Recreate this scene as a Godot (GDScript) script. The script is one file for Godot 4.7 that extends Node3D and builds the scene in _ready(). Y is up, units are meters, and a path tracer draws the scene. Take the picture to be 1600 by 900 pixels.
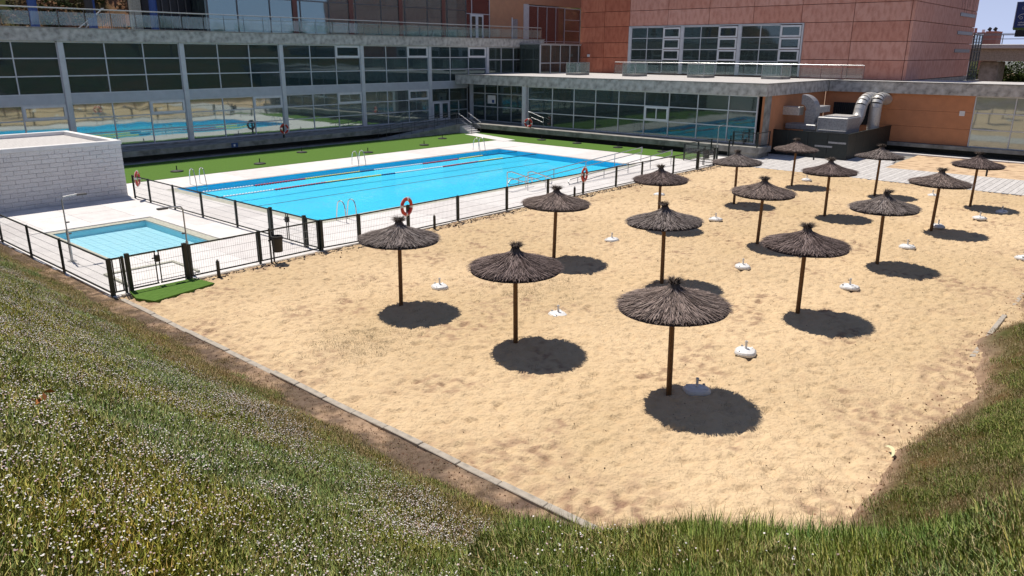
extends Node3D
# Municipal pool with a sand area, thatched parasols and a grassy embankment.
# X runs along the long side of the pool, -Z across it towards the glazed hall; the sand lies at y = 0.

var M := {}
var boxes := {}
var used := {}
var rng := RandomNumberGenerator.new()
var fn := FastNoiseLite.new()

# ---------------------------------------------------------------- small helpers
func lin(r: float, g: float, b: float, a := 1.0) -> Color:
	var c := Color(r, g, b).linear_to_srgb()
	c.a = a
	return c

func mat(key: String, c: Color, rough := 0.8, metal := 0.0) -> StandardMaterial3D:
	var m := StandardMaterial3D.new()
	m.resource_name = key
	m.albedo_color = c
	m.roughness = rough
	m.metallic = metal
	M[key] = m
	return m

func noise_image(size: int, freq: float, sd: int, oct := 4, kind := FastNoiseLite.TYPE_SIMPLEX_SMOOTH) -> Image:
	var n := FastNoiseLite.new()
	n.seed = sd
	n.noise_type = kind
	n.frequency = freq
	n.fractal_octaves = oct
	return n.get_seamless_image(size, size)

# a colour texture: noise run through a ramp of linear colours (multiplied with the material's colour)
func ramp_tex(size: int, freq: float, sd: int, stops: Array, oct := 4, fine := 0.0) -> ImageTexture:
	var im := noise_image(size, freq, sd, oct)
	var im2 := noise_image(size, 0.35, sd + 7, 2)
	var a := im.get_data()
	var b := im2.get_data()
	var lut := []
	for i in 256:
		var t := i / 255.0
		var c: Color = stops[0][1]
		for k in range(1, stops.size()):
			var s0: float = stops[k - 1][0]
			var s1: float = stops[k][0]
			if t >= s0:
				c = (stops[k - 1][1] as Color).lerp(stops[k][1], clampf((t - s0) / maxf(s1 - s0, 1e-4), 0, 1))
		lut.append(c)
	var out := PackedByteArray()
	out.resize(size * size * 3)
	for i in size * size:
		var c: Color = lut[a[i]]
		var f := 1.0 + fine * (b[i] / 127.5 - 1.0)
		out[i * 3] = clampi(int(255.0 * pow(c.r * f, 1 / 2.2)), 0, 255)
		out[i * 3 + 1] = clampi(int(255.0 * pow(c.g * f, 1 / 2.2)), 0, 255)
		out[i * 3 + 2] = clampi(int(255.0 * pow(c.b * f, 1 / 2.2)), 0, 255)
	return ImageTexture.create_from_image(Image.create_from_data(size, size, false, Image.FORMAT_RGB8, out))

func normal_tex(size: int, freq: float, sd: int, strength: float, oct := 4) -> ImageTexture:
	var im := noise_image(size, freq, sd, oct)
	im.convert(Image.FORMAT_RGBA8)
	im.bump_map_to_normal_map(strength)
	return ImageTexture.create_from_image(im)

func tri(m: StandardMaterial3D, metres: float, col: Texture2D = null, nrm: Texture2D = null, depth := 1.0) -> StandardMaterial3D:
	m.uv1_triplanar = true
	m.uv1_world_triplanar = true
	m.uv1_scale = Vector3.ONE / metres
	if col: m.albedo_texture = col
	if nrm:
		m.normal_enabled = true
		m.normal_texture = nrm
		m.normal_scale = depth
	return m

func numbered(called: String) -> String:
	if not used.has(called):
		used[called] = 0
		return called
	used[called] += 1
	return "%s_%03d" % [called, used[called]]

func tag(o: Node3D, label: String, category: String, group := "") -> Node3D:
	o.set_meta("label", label)
	o.set_meta("category", category)
	if group: o.set_meta("group", group)
	return o

func thing(called: String, label: String, category: String, at := Vector3.ZERO, turn := 0.0, group := "") -> Node3D:
	var o := Node3D.new()
	o.name = numbered(called)
	add_child(o)
	o.position = at
	o.rotation.y = turn
	return tag(o, label, category, group)

func copy_of(src: Node3D, called: String, label: String, at: Vector3, turn: float, group := "") -> Node3D:
	var o := src.duplicate()
	o.name = numbered(called)
	add_child(o)
	o.position = at
	o.rotation = Vector3(0, turn, 0)
	o.set_meta("label", label)
	if group: o.set_meta("group", group)
	return o

func put(called: String, mesh: Mesh, m: Material, parent: Node, at := Vector3.ZERO, basis := Basis()) -> MeshInstance3D:
	var o := MeshInstance3D.new()
	o.mesh = mesh
	o.material_override = m
	if parent == self:
		o.name = numbered(called)
	else:
		o.name = called
	parent.add_child(o, true)
	o.transform = Transform3D(basis, at)
	return o

func start() -> SurfaceTool:
	var st := SurfaceTool.new()
	st.begin(Mesh.PRIMITIVE_TRIANGLES)
	return st

func obj(called: String, st: SurfaceTool, m: Material, parent: Node, at := Vector3.ZERO) -> MeshInstance3D:
	return put(called, st.commit(), m, parent, at)

func struct(called: String, st: SurfaceTool, m: Material) -> MeshInstance3D:
	var o := obj(called, st, m, self)
	o.set_meta("kind", "structure")
	return o

func tri3(st: SurfaceTool, a: Vector3, b: Vector3, c: Vector3, n: Vector3) -> void:
	st.set_normal(n)
	if (b - a).cross(c - a).dot(n) > 0:
		st.add_vertex(a); st.add_vertex(c); st.add_vertex(b)
	else:
		st.add_vertex(a); st.add_vertex(b); st.add_vertex(c)

func quad(st: SurfaceTool, a: Vector3, b: Vector3, c: Vector3, d: Vector3, n := Vector3.ZERO) -> void:
	if n == Vector3.ZERO: n = -(b - a).cross(c - a).normalized()
	tri3(st, a, b, c, n)
	tri3(st, a, c, d, n)

# box with chamfered edges (ch = 0: plain)
func bx(st: SurfaceTool, c: Vector3, s: Vector3, ch := 0.0, bs := Basis()) -> void:
	var h := s / 2
	for ax in 3:
		for sg in [-1.0, 1.0]:
			var n := Vector3.ZERO
			n[ax] = sg
			var u := (ax + 1) % 3
			var v := (ax + 2) % 3
			var p := []
			for k in [[-1, -1], [1, -1], [1, 1], [-1, 1]]:
				var q := Vector3.ZERO
				q[ax] = sg * h[ax]
				q[u] = k[0] * (h[u] - ch)
				q[v] = k[1] * (h[v] - ch)
				p.append(c + bs * q)
			quad(st, p[0], p[1], p[2], p[3], bs * n)
	if ch > 0:
		for ax in 3:
			var u := (ax + 1) % 3
			var v := (ax + 2) % 3
			for su in [-1.0, 1.0]:
				for sv in [-1.0, 1.0]:
					var p := []
					for k in [[-1, 0], [1, 0], [1, 1], [-1, 1]]:
						var q := Vector3.ZERO
						q[ax] = k[0] * (h[ax] - ch)
						q[u] = su * (h[u] - (ch if k[1] == 1 else 0.0))
						q[v] = sv * (h[v] - (0.0 if k[1] == 1 else ch))
						p.append(c + bs * q)
					var n := Vector3.ZERO
					n[u] = su
					n[v] = sv
					quad(st, p[0], p[1], p[2], p[3], bs * n.normalized())
		for sx in [-1.0, 1.0]:
			for sy in [-1.0, 1.0]:
				for sz in [-1.0, 1.0]:
					var g := Vector3(sx, sy, sz)
					tri3(st, c + bs * (g * (h - Vector3(0, ch, ch))), c + bs * (g * (h - Vector3(ch, 0, ch))), c + bs * (g * (h - Vector3(ch, ch, 0))), bs * g.normalized())

func box_mesh(s: Vector3, ch := 0.0) -> ArrayMesh:
	var k := "%.3f %.3f %.3f %.3f" % [s.x, s.y, s.z, ch]
	if not boxes.has(k):
		var st := start()
		bx(st, Vector3.ZERO, s, ch)
		boxes[k] = st.commit()
	return boxes[k]

func part(called: String, lo: Vector3, hi: Vector3, m: Material, parent: Node, ch := 0.0) -> MeshInstance3D:
	return put(called, box_mesh((hi - lo).abs(), ch), m, parent, (lo + hi) / 2)

func frame_of(d: Vector3) -> Basis:
	var y := d.normalized()
	var x := y.cross(Vector3(0, 0, 1) if absf(y.z) < 0.9 else Vector3(1, 0, 0)).normalized()
	return Basis(x, y, x.cross(y))

func tube(st: SurfaceTool, a: Vector3, b: Vector3, r0: float, r1: float, seg := 8, caps := true) -> void:
	var f := frame_of(b - a)
	for i in seg:
		var t0 := TAU * i / seg
		var t1 := TAU * (i + 1) / seg
		var n0 := f.x * cos(t0) + f.z * sin(t0)
		var n1 := f.x * cos(t1) + f.z * sin(t1)
		var v := [[a + n0 * r0, n0], [a + n1 * r0, n1], [b + n1 * r1, n1], [b + n0 * r1, n0]]
		var ord := [0, 1, 2, 0, 2, 3]
		if ((v[1][0] as Vector3) - v[0][0]).cross((v[2][0] as Vector3) - v[0][0]).dot(n0 + n1) > 0: ord = [0, 2, 1, 0, 3, 2]
		for k in ord:
			st.set_normal(v[k][1])
			st.add_vertex(v[k][0])
		if caps:
			tri3(st, a, a + n0 * r0, a + n1 * r0, -f.y)
			tri3(st, b, b + n0 * r1, b + n1 * r1, f.y)

func smooth_quad(st: SurfaceTool, v: Array, n: Array) -> void:
	for t in [[0, 1, 2], [0, 2, 3]]:
		var a: Vector3 = v[t[0]]
		var b: Vector3 = v[t[1]]
		var c: Vector3 = v[t[2]]
		var s: Vector3 = n[t[0]] + n[t[1]] + n[t[2]]
		var o: Array = t if (b - a).cross(c - a).dot(s) < 0 else [t[0], t[2], t[1]]
		for k in o:
			st.set_normal(n[k])
			st.add_vertex(v[k])

func pipe(st: SurfaceTool, pts: Array, r: float, seg := 8) -> void:
	for i in pts.size() - 1:
		tube(st, pts[i], pts[i + 1], r, r, seg, i == 0 or i == pts.size() - 2)
		if i > 0: ball(st, pts[i], r, seg)

func ball(st: SurfaceTool, c: Vector3, r: float, seg := 8, sq := Vector3.ONE) -> void:
	var rows := maxi(4, seg / 2)
	for j in rows:
		for i in seg:
			var v := []
			for k in [[0, 0], [1, 0], [1, 1], [0, 1]]:
				var t: float = TAU * (i + k[0]) / seg
				var p: float = PI * (j + k[1]) / rows
				v.append(Vector3(sin(p) * cos(t), cos(p), sin(p) * sin(t)))
			smooth_quad(st, [c + v[0] * sq * r, c + v[1] * sq * r, c + v[2] * sq * r, c + v[3] * sq * r], v)

# profile of (radius, y) points turned about the y axis
func lathe(st: SurfaceTool, prof: Array, seg := 16, at := Vector3.ZERO) -> void:
	for j in prof.size() - 1:
		var a: Vector2 = prof[j]
		var b: Vector2 = prof[j + 1]
		var d := b - a
		var nn := Vector2(d.y, -d.x).normalized()
		for i in seg:
			var t0 := TAU * i / seg
			var t1 := TAU * (i + 1) / seg
			var e0 := Vector3(cos(t0), 0, sin(t0))
			var e1 := Vector3(cos(t1), 0, sin(t1))
			var v := [at + e0 * a.x + Vector3(0, a.y, 0), at + e1 * a.x + Vector3(0, a.y, 0), at + e1 * b.x + Vector3(0, b.y, 0), at + e0 * b.x + Vector3(0, b.y, 0)]
			var n := [e0 * nn.x + Vector3(0, nn.y, 0), e1 * nn.x + Vector3(0, nn.y, 0)]
			smooth_quad(st, v, [n[0], n[1], n[1], n[0]])

# prism from a 2D outline in the XZ plane
func slab_poly(st: SurfaceTool, pts: PackedVector2Array, y0: float, y1: float) -> void:
	var t := Geometry2D.triangulate_polygon(pts)
	for i in range(0, t.size(), 3):
		var a := pts[t[i]]
		var b := pts[t[i + 1]]
		var c := pts[t[i + 2]]
		tri3(st, Vector3(a.x, y1, a.y), Vector3(b.x, y1, b.y), Vector3(c.x, y1, c.y), Vector3.UP)
	var cen := Vector2.ZERO
	for p in pts: cen += p / pts.size()
	for i in pts.size():
		var a := pts[i]
		var b := pts[(i + 1) % pts.size()]
		var n := Vector3(b.y - a.y, 0, a.x - b.x).normalized()
		if n.dot(Vector3((a.x + b.x) / 2 - cen.x, 0, (a.y + b.y) / 2 - cen.y)) < 0: n = -n
		quad(st, Vector3(a.x, y0, a.y), Vector3(b.x, y0, b.y), Vector3(b.x, y1, b.y), Vector3(a.x, y1, a.y), n)

func rounded(w: float, d: float, r: float, seg := 4) -> PackedVector2Array:
	var o := PackedVector2Array()
	for k in 4:
		var c := Vector2([1, -1, -1, 1][k] * (w / 2 - r), [1, 1, -1, -1][k] * (d / 2 - r))
		for i in seg + 1:
			var t := PI / 2 * (k + float(i) / seg)
			o.append(c + Vector2(cos(t), sin(t)) * r)
	return o

func sheet(st: SurfaceTool, x0: float, z0: float, x1: float, z1: float, y: float) -> void:
	quad(st, Vector3(x0, y, z0), Vector3(x1, y, z0), Vector3(x1, y, z1), Vector3(x0, y, z1), Vector3.UP)

# ---------------------------------------------------------------- terrain
func smin(a: float, b: float, k: float) -> float:
	var h := clampf(0.5 + 0.5 * (b - a) / k, 0, 1)
	return lerpf(b, a, h) - k * h * (1 - h)

func smax(a: float, b: float, k: float) -> float:
	return -smin(-a, -b, k)

const CREST := [[36, 0.95], [43, 0.80], [48.8, 0.70], [56, 0.70], [65, 0.672], [74.8, 0.64], [81, 0.60], [84.3, 0.555], [88, 0.50], [100, 0.42], [130, 0.36], [181, 0.3]]

func land(x: float, z: float) -> float:
	var wob := fn.get_noise_2d(x * 2.1, z * 2.1)
	var wob2 := fn.get_noise_2d(x * 9 + 50, z * 9)
	var left := 0.68 * (7.75 - x) + 0.14 * wob
	var right := 0.60 * (z + 2.72) + 0.34 * wob
	var bank := smax(left, right, 0.5)
	bank = smin(bank, 5.45 + 0.02 * maxf(0, z - 8), 0.6)
	# the shoulder of ground on which the photographer stands
	var r := Vector2(x, z).length()
	if r < 9:
		var th := absf(rad_to_deg(atan2(x, -z)))
		var tc := 1.2
		for k in CREST.size() - 1:
			if th >= CREST[k][0] and th <= CREST[k + 1][0]:
				tc = lerpf(CREST[k][1], CREST[k + 1][1], (th - CREST[k][0]) / (CREST[k + 1][0] - CREST[k][0]))
		var rc := 4.4
		var yc := 7.0 - tc * rc
		var sh := smin(5.42 - (tc - 1.58 / rc) * r, yc - 1.0 * (r - rc), 0.25)
		bank = smax(bank, sh + 0.03 * wob2, 0.25)
	# flat trodden earth at the foot of the banks, dug out under the sand and the pools
	var toe := 0.02 + 0.03 * wob2
	var inside := minf(smoothstep(8.40, 8.56, x), 1.0 - smoothstep(-2.1, -1.9, z))
	bank = maxf(bank + 0.035 * wob2 * clampf(bank * 3, 0, 1), lerpf(toe, -1.0, inside))
	return bank

func land_normal(x: float, z: float) -> Vector3:
	var e := 0.15
	return Vector3(land(x - e, z) - land(x + e, z), 2 * e, land(x, z - e) - land(x, z + e)).normalized()

func hill(x: float, z: float) -> float:
	return 3.0 + 0.85 * (-64.0 - z) + 1.2 * fn.get_noise_2d(x * 1.5, z * 1.5) + 0.5 * fn.get_noise_2d(x * 7, z * 7)

# ---------------------------------------------------------------- materials
func make_materials() -> void:
	var w := Color(1, 1, 1)
	var blot := ramp_tex(512, 0.012, 3, [[0.0, Color(0.55, 0.55, 0.55)], [0.5, Color(0.85, 0.85, 0.85)], [1.0, w]], 5, 0.12)
	var faint := ramp_tex(512, 0.01, 11, [[0.0, Color(0.84, 0.84, 0.85)], [1.0, w]], 5, 0.05)
	var stain := ramp_tex(1024, 0.008, 21, [[0.0, Color(0.35, 0.34, 0.33)], [0.35, Color(0.66, 0.65, 0.63)], [0.7, Color(0.88, 0.87, 0.85)], [1.0, w]], 7, 0.14)
	var fine_n := normal_tex(512, 0.06, 5, 3.0, 4)
	var rough_n := normal_tex(512, 0.03, 9, 6.0, 5)

	# sand: colour in the texture, tracks and hollows in the mesh, grains in the normal map
	var sand_c := ramp_tex(1024, 0.012, 31, [[0.0, Color(0.86, 0.82, 0.79)], [0.4, Color(0.95, 0.94, 0.93)], [1.0, w]], 7, 0.12)
	var m := tri(mat("sand", w, 0.95), 5.0, sand_c, normal_tex(1024, 0.05, 33, 6.0, 5), 0.9)
	m.vertex_color_use_as_albedo = true
	m.metallic_specular = 0.2
	m = tri(mat("earth", w, 0.95), 3.0, ramp_tex(512, 0.03, 41, [[0.0, Color(0.45, 0.42, 0.40)], [0.5, Color(0.8, 0.78, 0.76)], [1.0, w]], 6, 0.25), rough_n, 1.0)
	m.vertex_color_use_as_albedo = true
	m.metallic_specular = 0.15
	for k in ["grass", "leaf", "thatch", "flower"]:
		m = mat(k, w, 0.75)
		m.vertex_color_use_as_albedo = true
		m.metallic_specular = 0.25
		m.cull_mode = BaseMaterial3D.CULL_DISABLED
	M.grass.backlight_enabled = true
	M.leaf.backlight_enabled = true
	M.grass.backlight = Color(0.25, 0.3, 0.12)
	M.leaf.backlight = Color(0.2, 0.25, 0.1)
	M.thatch.roughness = 0.95
	M["thatch_b"] = M.thatch.duplicate()
	M.thatch_b.albedo_color = Color(1.0, 0.965, 0.945)
	M["thatch_c"] = M.thatch.duplicate()
	M.thatch_c.albedo_color = Color(0.88, 0.84, 0.84)
	M.thatch.metallic_specular = 0.12

	tri(mat("concrete", lin(0.36, 0.36, 0.35), 0.85), 8.0, stain, fine_n, 0.5)
	tri(mat("plinth", lin(0.33, 0.325, 0.31), 0.9), 8.0, stain, fine_n, 0.5)
	tri(mat("fascia", lin(0.56, 0.55, 0.525), 0.85), 4.6, stain, fine_n, 0.5)
	tri(mat("deck", lin(0.67, 0.65, 0.645), 0.85), 5.0, faint, fine_n, 0.25)
	tri(mat("deck_b", lin(0.62, 0.595, 0.59), 0.85), 4.0, faint, fine_n, 0.25)
	tri(mat("coping", lin(0.68, 0.66, 0.65), 0.7), 3.0, faint)
	tri(mat("paving", lin(0.60, 0.58, 0.57), 0.85), 2.0, blot, fine_n, 0.5)
	tri(mat("paving_b", lin(0.54, 0.52, 0.51), 0.85), 2.0, blot, fine_n, 0.5)
	tri(mat("kerb", lin(0.42, 0.375, 0.32), 0.9), 1.5, blot, fine_n, 0.6)
	tri(mat("gutter", lin(0.44, 0.44, 0.37), 0.7), 1.2, blot)
	tri(mat("gravel", lin(0.62, 0.60, 0.59), 0.95), 1.5, ramp_tex(512, 0.12, 61, [[0.0, Color(0.5, 0.5, 0.5)], [1.0, w]], 3, 0.3), rough_n, 1.0)
	tri(mat("turf", lin(0.095, 0.18, 0.036), 0.9), 2.2, ramp_tex(512, 0.02, 71, [[0.0, Color(0.72, 0.78, 0.7)], [1.0, w]], 6, 0.3), rough_n, 0.8)
	M.turf.metallic_specular = 0.2
	var blockc := ramp_tex(512, 0.05, 81, [[0.0, Color(0.75, 0.74, 0.74)], [1.0, w]], 4, 0.1)
	tri(mat("block", lin(0.79, 0.77, 0.755), 0.9), 1.6, blockc, rough_n, 0.7)
	tri(mat("block_b", lin(0.74, 0.72, 0.71), 0.9), 1.7, blockc, rough_n, 0.7)
	tri(mat("block_c", lin(0.81, 0.79, 0.775), 0.9), 1.5, blockc, rough_n, 0.7)
	tri(mat("mortar", lin(0.56, 0.54, 0.53), 0.95), 1.0, blot)
	tri(mat("white_paint", lin(0.75, 0.74, 0.73), 0.6), 3.0, faint)
	tri(mat("roof_metal", lin(0.42, 0.42, 0.46), 0.5), 3.0, faint)

	# pools
	tri(mat("pool_paint", lin(0.010, 0.60, 0.88), 0.7), 6.0, ramp_tex(512, 0.008, 91, [[0.0, Color(0.8, 0.90, 0.94)], [1.0, w]], 4, 0.05))
	tri(mat("pool_tile", lin(0.01, 0.22, 0.46), 0.5), 4.0, faint)
	tri(mat("pale_tile", lin(0.40, 0.70, 0.78), 0.6), 2.0, ramp_tex(512, 0.05, 93, [[0.0, Color(0.8, 0.9, 0.94)], [1.0, w]], 4, 0.1))
	tri(mat("lane_paint", lin(0.01, 0.05, 0.14), 0.6), 4.0, faint)
	m = mat("water", lin(0.02, 0.5, 0.75, 0.12), 0.02)
	m.transparency = BaseMaterial3D.TRANSPARENCY_ALPHA
	m.metallic_specular = 0.34
	tri(m, 5.0, null, normal_tex(512, 0.03, 95, 3.0, 5), 0.9)

	# metals, plastics, timber
	mat("steel", lin(0.62, 0.63, 0.64), 0.25, 1.0)
	tri(mat("galvanised", lin(0.64, 0.63, 0.61), 0.42, 0.35), 0.8, blot)
	tri(mat("zinc", lin(0.36, 0.37, 0.39), 0.5, 0.25), 1.2, blot)
	tri(mat("fence_green", lin(0.006, 0.013, 0.011), 0.45), 1.0, faint)
	mat("wire", lin(0.34, 0.35, 0.35), 0.5, 0.2)
	mat("rail_grey", lin(0.12, 0.12, 0.125), 0.45, 0.5)
	mat("rail_light", lin(0.40, 0.41, 0.42), 0.35, 0.6)
	tri(mat("aluminium", lin(0.56, 0.58, 0.61), 0.45, 0.05), 3.0, faint)
	tri(mat("aluminium_pale", lin(0.70, 0.71, 0.73), 0.45, 0.0), 3.0, faint)
	tri(mat("spandrel", lin(0.45, 0.48, 0.53), 0.4, 0.05), 4.0, faint)
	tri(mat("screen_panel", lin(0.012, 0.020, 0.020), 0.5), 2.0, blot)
	tri(mat("louvre", lin(0.010, 0.012, 0.018), 0.5), 2.0, faint)
	tri(mat("white_plastic", lin(0.74, 0.74, 0.74), 0.45), 0.7, faint)
	mat("black_plastic", lin(0.012, 0.012, 0.013), 0.5)
	tri(mat("ring_red", lin(0.50, 0.035, 0.02), 0.45), 0.5, faint)
	mat("ring_white", lin(0.7, 0.68, 0.65), 0.5)
	for c in [["float_red", 0.55, 0.05, 0.08], ["float_yellow", 0.80, 0.68, 0.10], ["float_white", 0.80, 0.82, 0.82], ["float_blue", 0.01, 0.08, 0.25]]:
		mat(c[0], lin(c[1], c[2], c[3]), 0.4)
	mat("scrap", lin(0.6, 0.6, 0.36), 0.5)
	var grain := ramp_tex(512, 0.03, 101, [[0.0, Color(0.4, 0.34, 0.28)], [0.5, Color(0.8, 0.75, 0.7)], [1.0, w]], 5, 0.2)
	m = tri(mat("pole_wood", lin(0.17, 0.085, 0.028), 0.65), 0.35, grain)
	m.uv1_scale = Vector3(3.2, 0.5, 3.2)
	mat("blue_paint", lin(0.012, 0.05, 0.20), 0.4)
	mat("red_pier", lin(0.16, 0.06, 0.045), 0.6)
	mat("sign_blue", lin(0.010, 0.035, 0.17), 0.35)
	mat("sign_green", lin(0.10, 0.16, 0.02), 0.4)
	mat("sign_white", lin(0.6, 0.62, 0.66), 0.5)

	# render and cladding
	var clad := ramp_tex(1024, 0.01, 111, [[0.0, Color(0.74, 0.62, 0.58)], [0.4, Color(0.90, 0.84, 0.82)], [0.7, w], [1.0, w]], 7, 0.06)
	for c in [["clad", 0.60, 0.305, 0.235], ["clad_b", 0.62, 0.33, 0.26], ["clad_c", 0.57, 0.27, 0.20], ["clad_deep", 0.50, 0.17, 0.095], ["clad_deep_b", 0.45, 0.145, 0.08]]:
		tri(mat(c[0], lin(c[1], c[2], c[3]), 0.8), 5.0, clad, fine_n, 0.3).uv1_scale = Vector3(0.22, 0.09, 0.22)
	tri(mat("clad_joint", lin(0.16, 0.06, 0.045), 0.9), 2.0, faint)
	tri(mat("render", lin(0.56, 0.24, 0.115), 0.85), 5.0, faint, fine_n, 0.2)
	tri(mat("render_pale", lin(0.50, 0.26, 0.15), 0.85), 5.0, faint, fine_n, 0.2)
	tri(mat("pink_wall", lin(0.36, 0.17, 0.14), 0.85), 6.0, faint)
	tri(mat("interior", lin(0.20, 0.20, 0.19), 0.9), 3.0, faint)
	tri(mat("interior_floor", lin(0.16, 0.15, 0.13), 0.6), 3.0, faint)

	# coated glazing: mirrors part of what stands before it; rolled sheet is never quite flat
	var wave := normal_tex(512, 0.006, 121, 3.0, 2)
	for g in [["glass_left", 0.44, 0.52, 0.50, 0.78, 0.30], ["glass_upper", 0.075, 0.125, 0.145, 0.62, 0.28], ["glass_dark", 0.11, 0.15, 0.145, 0.62, 0.22], ["glass_sky", 0.25, 0.35, 0.36, 0.75, 0.30], ["glass_red", 0.22, 0.09, 0.08, 0.35, 0.40], ["glass_pale", 0.46, 0.52, 0.48, 0.45, 0.75]]:
		m = mat(g[0], lin(g[1], g[2], g[3], g[5]), 0.03, g[4])
		m.transparency = BaseMaterial3D.TRANSPARENCY_ALPHA
		tri(m, 9.0, null, wave, 0.05)
	m = mat("clear_glass", lin(0.30, 0.42, 0.40, 0.16), 0.03)
	m.transparency = BaseMaterial3D.TRANSPARENCY_ALPHA

# ---------------------------------------------------------------- the scene
func _ready() -> void:
	rng.seed = 20240611
	fn.seed = 5
	fn.frequency = 0.11
	fn.fractal_octaves = 3
	var cam := Camera3D.new()
	cam.name = "camera"
	add_child(cam)
	var yaw := 0.849409867
	var pit := 0.300543175
	var rol := 0.00509859
	var r := Vector3(cos(yaw), 0, sin(yaw))
	var f := Vector3(sin(yaw) * cos(pit), -sin(pit), -cos(yaw) * cos(pit))
	var u := r.cross(f)
	cam.transform = Transform3D(Basis(r * cos(rol) + u * sin(rol), u * cos(rol) - r * sin(rol), -f), Vector3(0, 7, 0))
	cam.fov = rad_to_deg(2 * atan(450.0 / 1187.3))
	cam.far = 1500
	cam.current = true

	var env := Environment.new()
	env.background_mode = Environment.BG_SKY
	var sm := ProceduralSkyMaterial.new()
	sm.sky_top_color = lin(0.085, 0.13, 0.25)
	sm.sky_horizon_color = lin(0.48, 0.555, 0.78)
	sm.sky_curve = 0.20
	sm.ground_bottom_color = lin(0.16, 0.15, 0.11)
	sm.ground_horizon_color = lin(0.30, 0.30, 0.28)
	sm.sun_angle_max = 8
	var sky := Sky.new()
	sky.sky_material = sm
	env.sky = sky
	env.background_energy_multiplier = 1.0
	env.ambient_light_source = Environment.AMBIENT_SOURCE_SKY
	env.tonemap_mode = Environment.TONE_MAPPER_LINEAR
	env.tonemap_exposure = 1.18
	env.sdfgi_enabled = true
	env.ssao_enabled = true
	env.ssil_enabled = true
	var we := WorldEnvironment.new()
	we.name = "daylight"
	we.environment = env
	add_child(we)

	var sun := DirectionalLight3D.new()
	sun.name = "sun"
	sun.light_energy = 1.55
	sun.light_color = Color(1.0, 0.965, 0.91)
	sun.light_angular_distance = 0.5
	sun.shadow_enabled = true
	add_child(sun)
	sun.look_at_from_position(Vector3.ZERO, Vector3(-0.16, -2.2, 0.99), Vector3(1, 0, 0))

	make_materials()
	make_land()
	make_sand()
	make_pools_and_decks()
	make_left_hall()
	make_right_wing()
	make_red_hall()
	make_service_corner()
	make_white_block()
	make_far_things()
	make_fences()
	make_parasols()
	make_pool_fittings()
	make_small_things()
	make_vegetation()

func make_land() -> void:
	var xs := [-420.0, -250.0, -120.0, -70.0, -45.0, -30.0, -20.0, -14.0, -10.0, -7.0]
	var x := -5.0
	while x < 12.0:
		xs.append(x); x += 0.16
	while x < 40.0:
		xs.append(x); x += 0.5
	xs.append_array([42.0, 46.0, 52.0, 60.0, 70.0, 85.0, 110.0, 150.0, 220.0, 420.0])
	var zs := [-420.0, -250.0, -140.0, -100.0, -80.0, -66.0, -58.0, -50.0, -44.0]
	var z := -40.0
	while z < -26.0:
		zs.append(z); z += 0.4
	while z < 3.0:
		zs.append(z); z += 0.16
	while z < 12.0:
		zs.append(z); z += 0.8
	zs.append_array([15.0, 20.0, 30.0, 45.0, 80.0, 160.0, 420.0])
	var st := start()
	for zz in zs:
		for xx in xs:
			var y := land(xx, zz)
			var n := fn.get_noise_2d(xx * 4, zz * 4)
			var n2 := fn.get_noise_2d(xx * 14 + 9, zz * 14)
			var green := Color(0.075, 0.085, 0.028)
			var dry := Color(0.15, 0.098, 0.045)
			var soil := Color(0.17, 0.125, 0.10).lerp(Color(0.36, 0.25, 0.19), 0.8 * smoothstep(9.0, 11.0, xx))
			var c := green.lerp(dry, clampf(0.35 + n * 1.4 + n2 * 0.6, 0, 1))
			c = c.lerp(soil, clampf(1.0 - y / 0.35, 0, 1))
			c = c.lerp(Color(0.42, 0.30, 0.21), clampf((n2 + n) * 2.2, 0, 1) * clampf(1.0 - y / 0.25, 0, 1))
			st.set_color(c)
			st.set_normal(land_normal(xx, zz))
			st.add_vertex(Vector3(xx, y, zz))
	var nx := xs.size()
	for j in zs.size() - 1:
		for i in nx - 1:
			var a := j * nx + i
			for k in [a, a + 1, a + nx + 1, a, a + nx + 1, a + nx]: st.add_index(k)
	struct("ground", st, M.earth)
	# scrubby hillside behind the hall
	st = start()
	var rows := 46
	var cols := 130
	for j in rows:
		for i in cols:
			var xx := -30.0 + i * 1.1
			var zz := -64.0 - j * 0.8
			var y := hill(xx, zz)
			var n := fn.get_noise_2d(xx * 5, zz * 5) + 0.7 * fn.get_noise_2d(xx * 17, zz * 17)
			var c := Color(0.26, 0.14, 0.085).lerp(Color(0.11, 0.075, 0.04), clampf(0.5 + n * 1.6, 0, 1))
			c = c.lerp(Color(0.06, 0.075, 0.025), clampf(fn.get_noise_2d(xx * 2.5 + 90, zz * 2.5) * 3.0 - 0.2, 0, 1))
			st.set_color(c)
			st.set_normal(Vector3(hill(xx - 0.4, zz) - hill(xx + 0.4, zz), 0.8, hill(xx, zz - 0.4) - hill(xx, zz + 0.4)).normalized())
			st.add_vertex(Vector3(xx, y, zz))
	for j in rows - 1:
		for i in cols - 1:
			var a := j * cols + i
			for k in [a, a + cols + 1, a + 1, a, a + cols, a + cols + 1]: st.add_index(k)
	struct("hillside", st, M.earth)

func sand_height(x: float, z: float) -> float:
	var a := fn.get_noise_2d(x * 17 + 3 * fn.get_noise_2d(x * 6, z * 6), z * 24)
	var b := fn.get_noise_2d(x * 36 + 71, z * 44)
	var c := fn.get_noise_2d(x * 2, z * 2 + 40)
	# trodden sand: sharp little ridges between shallow hollows
	return 0.044 * (1.0 - absf(a) * 2.6) + 0.036 * a + 0.038 * b + 0.03 * c - 0.055 * (1.0 - smoothstep(8.3, 9.0, x))

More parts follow.
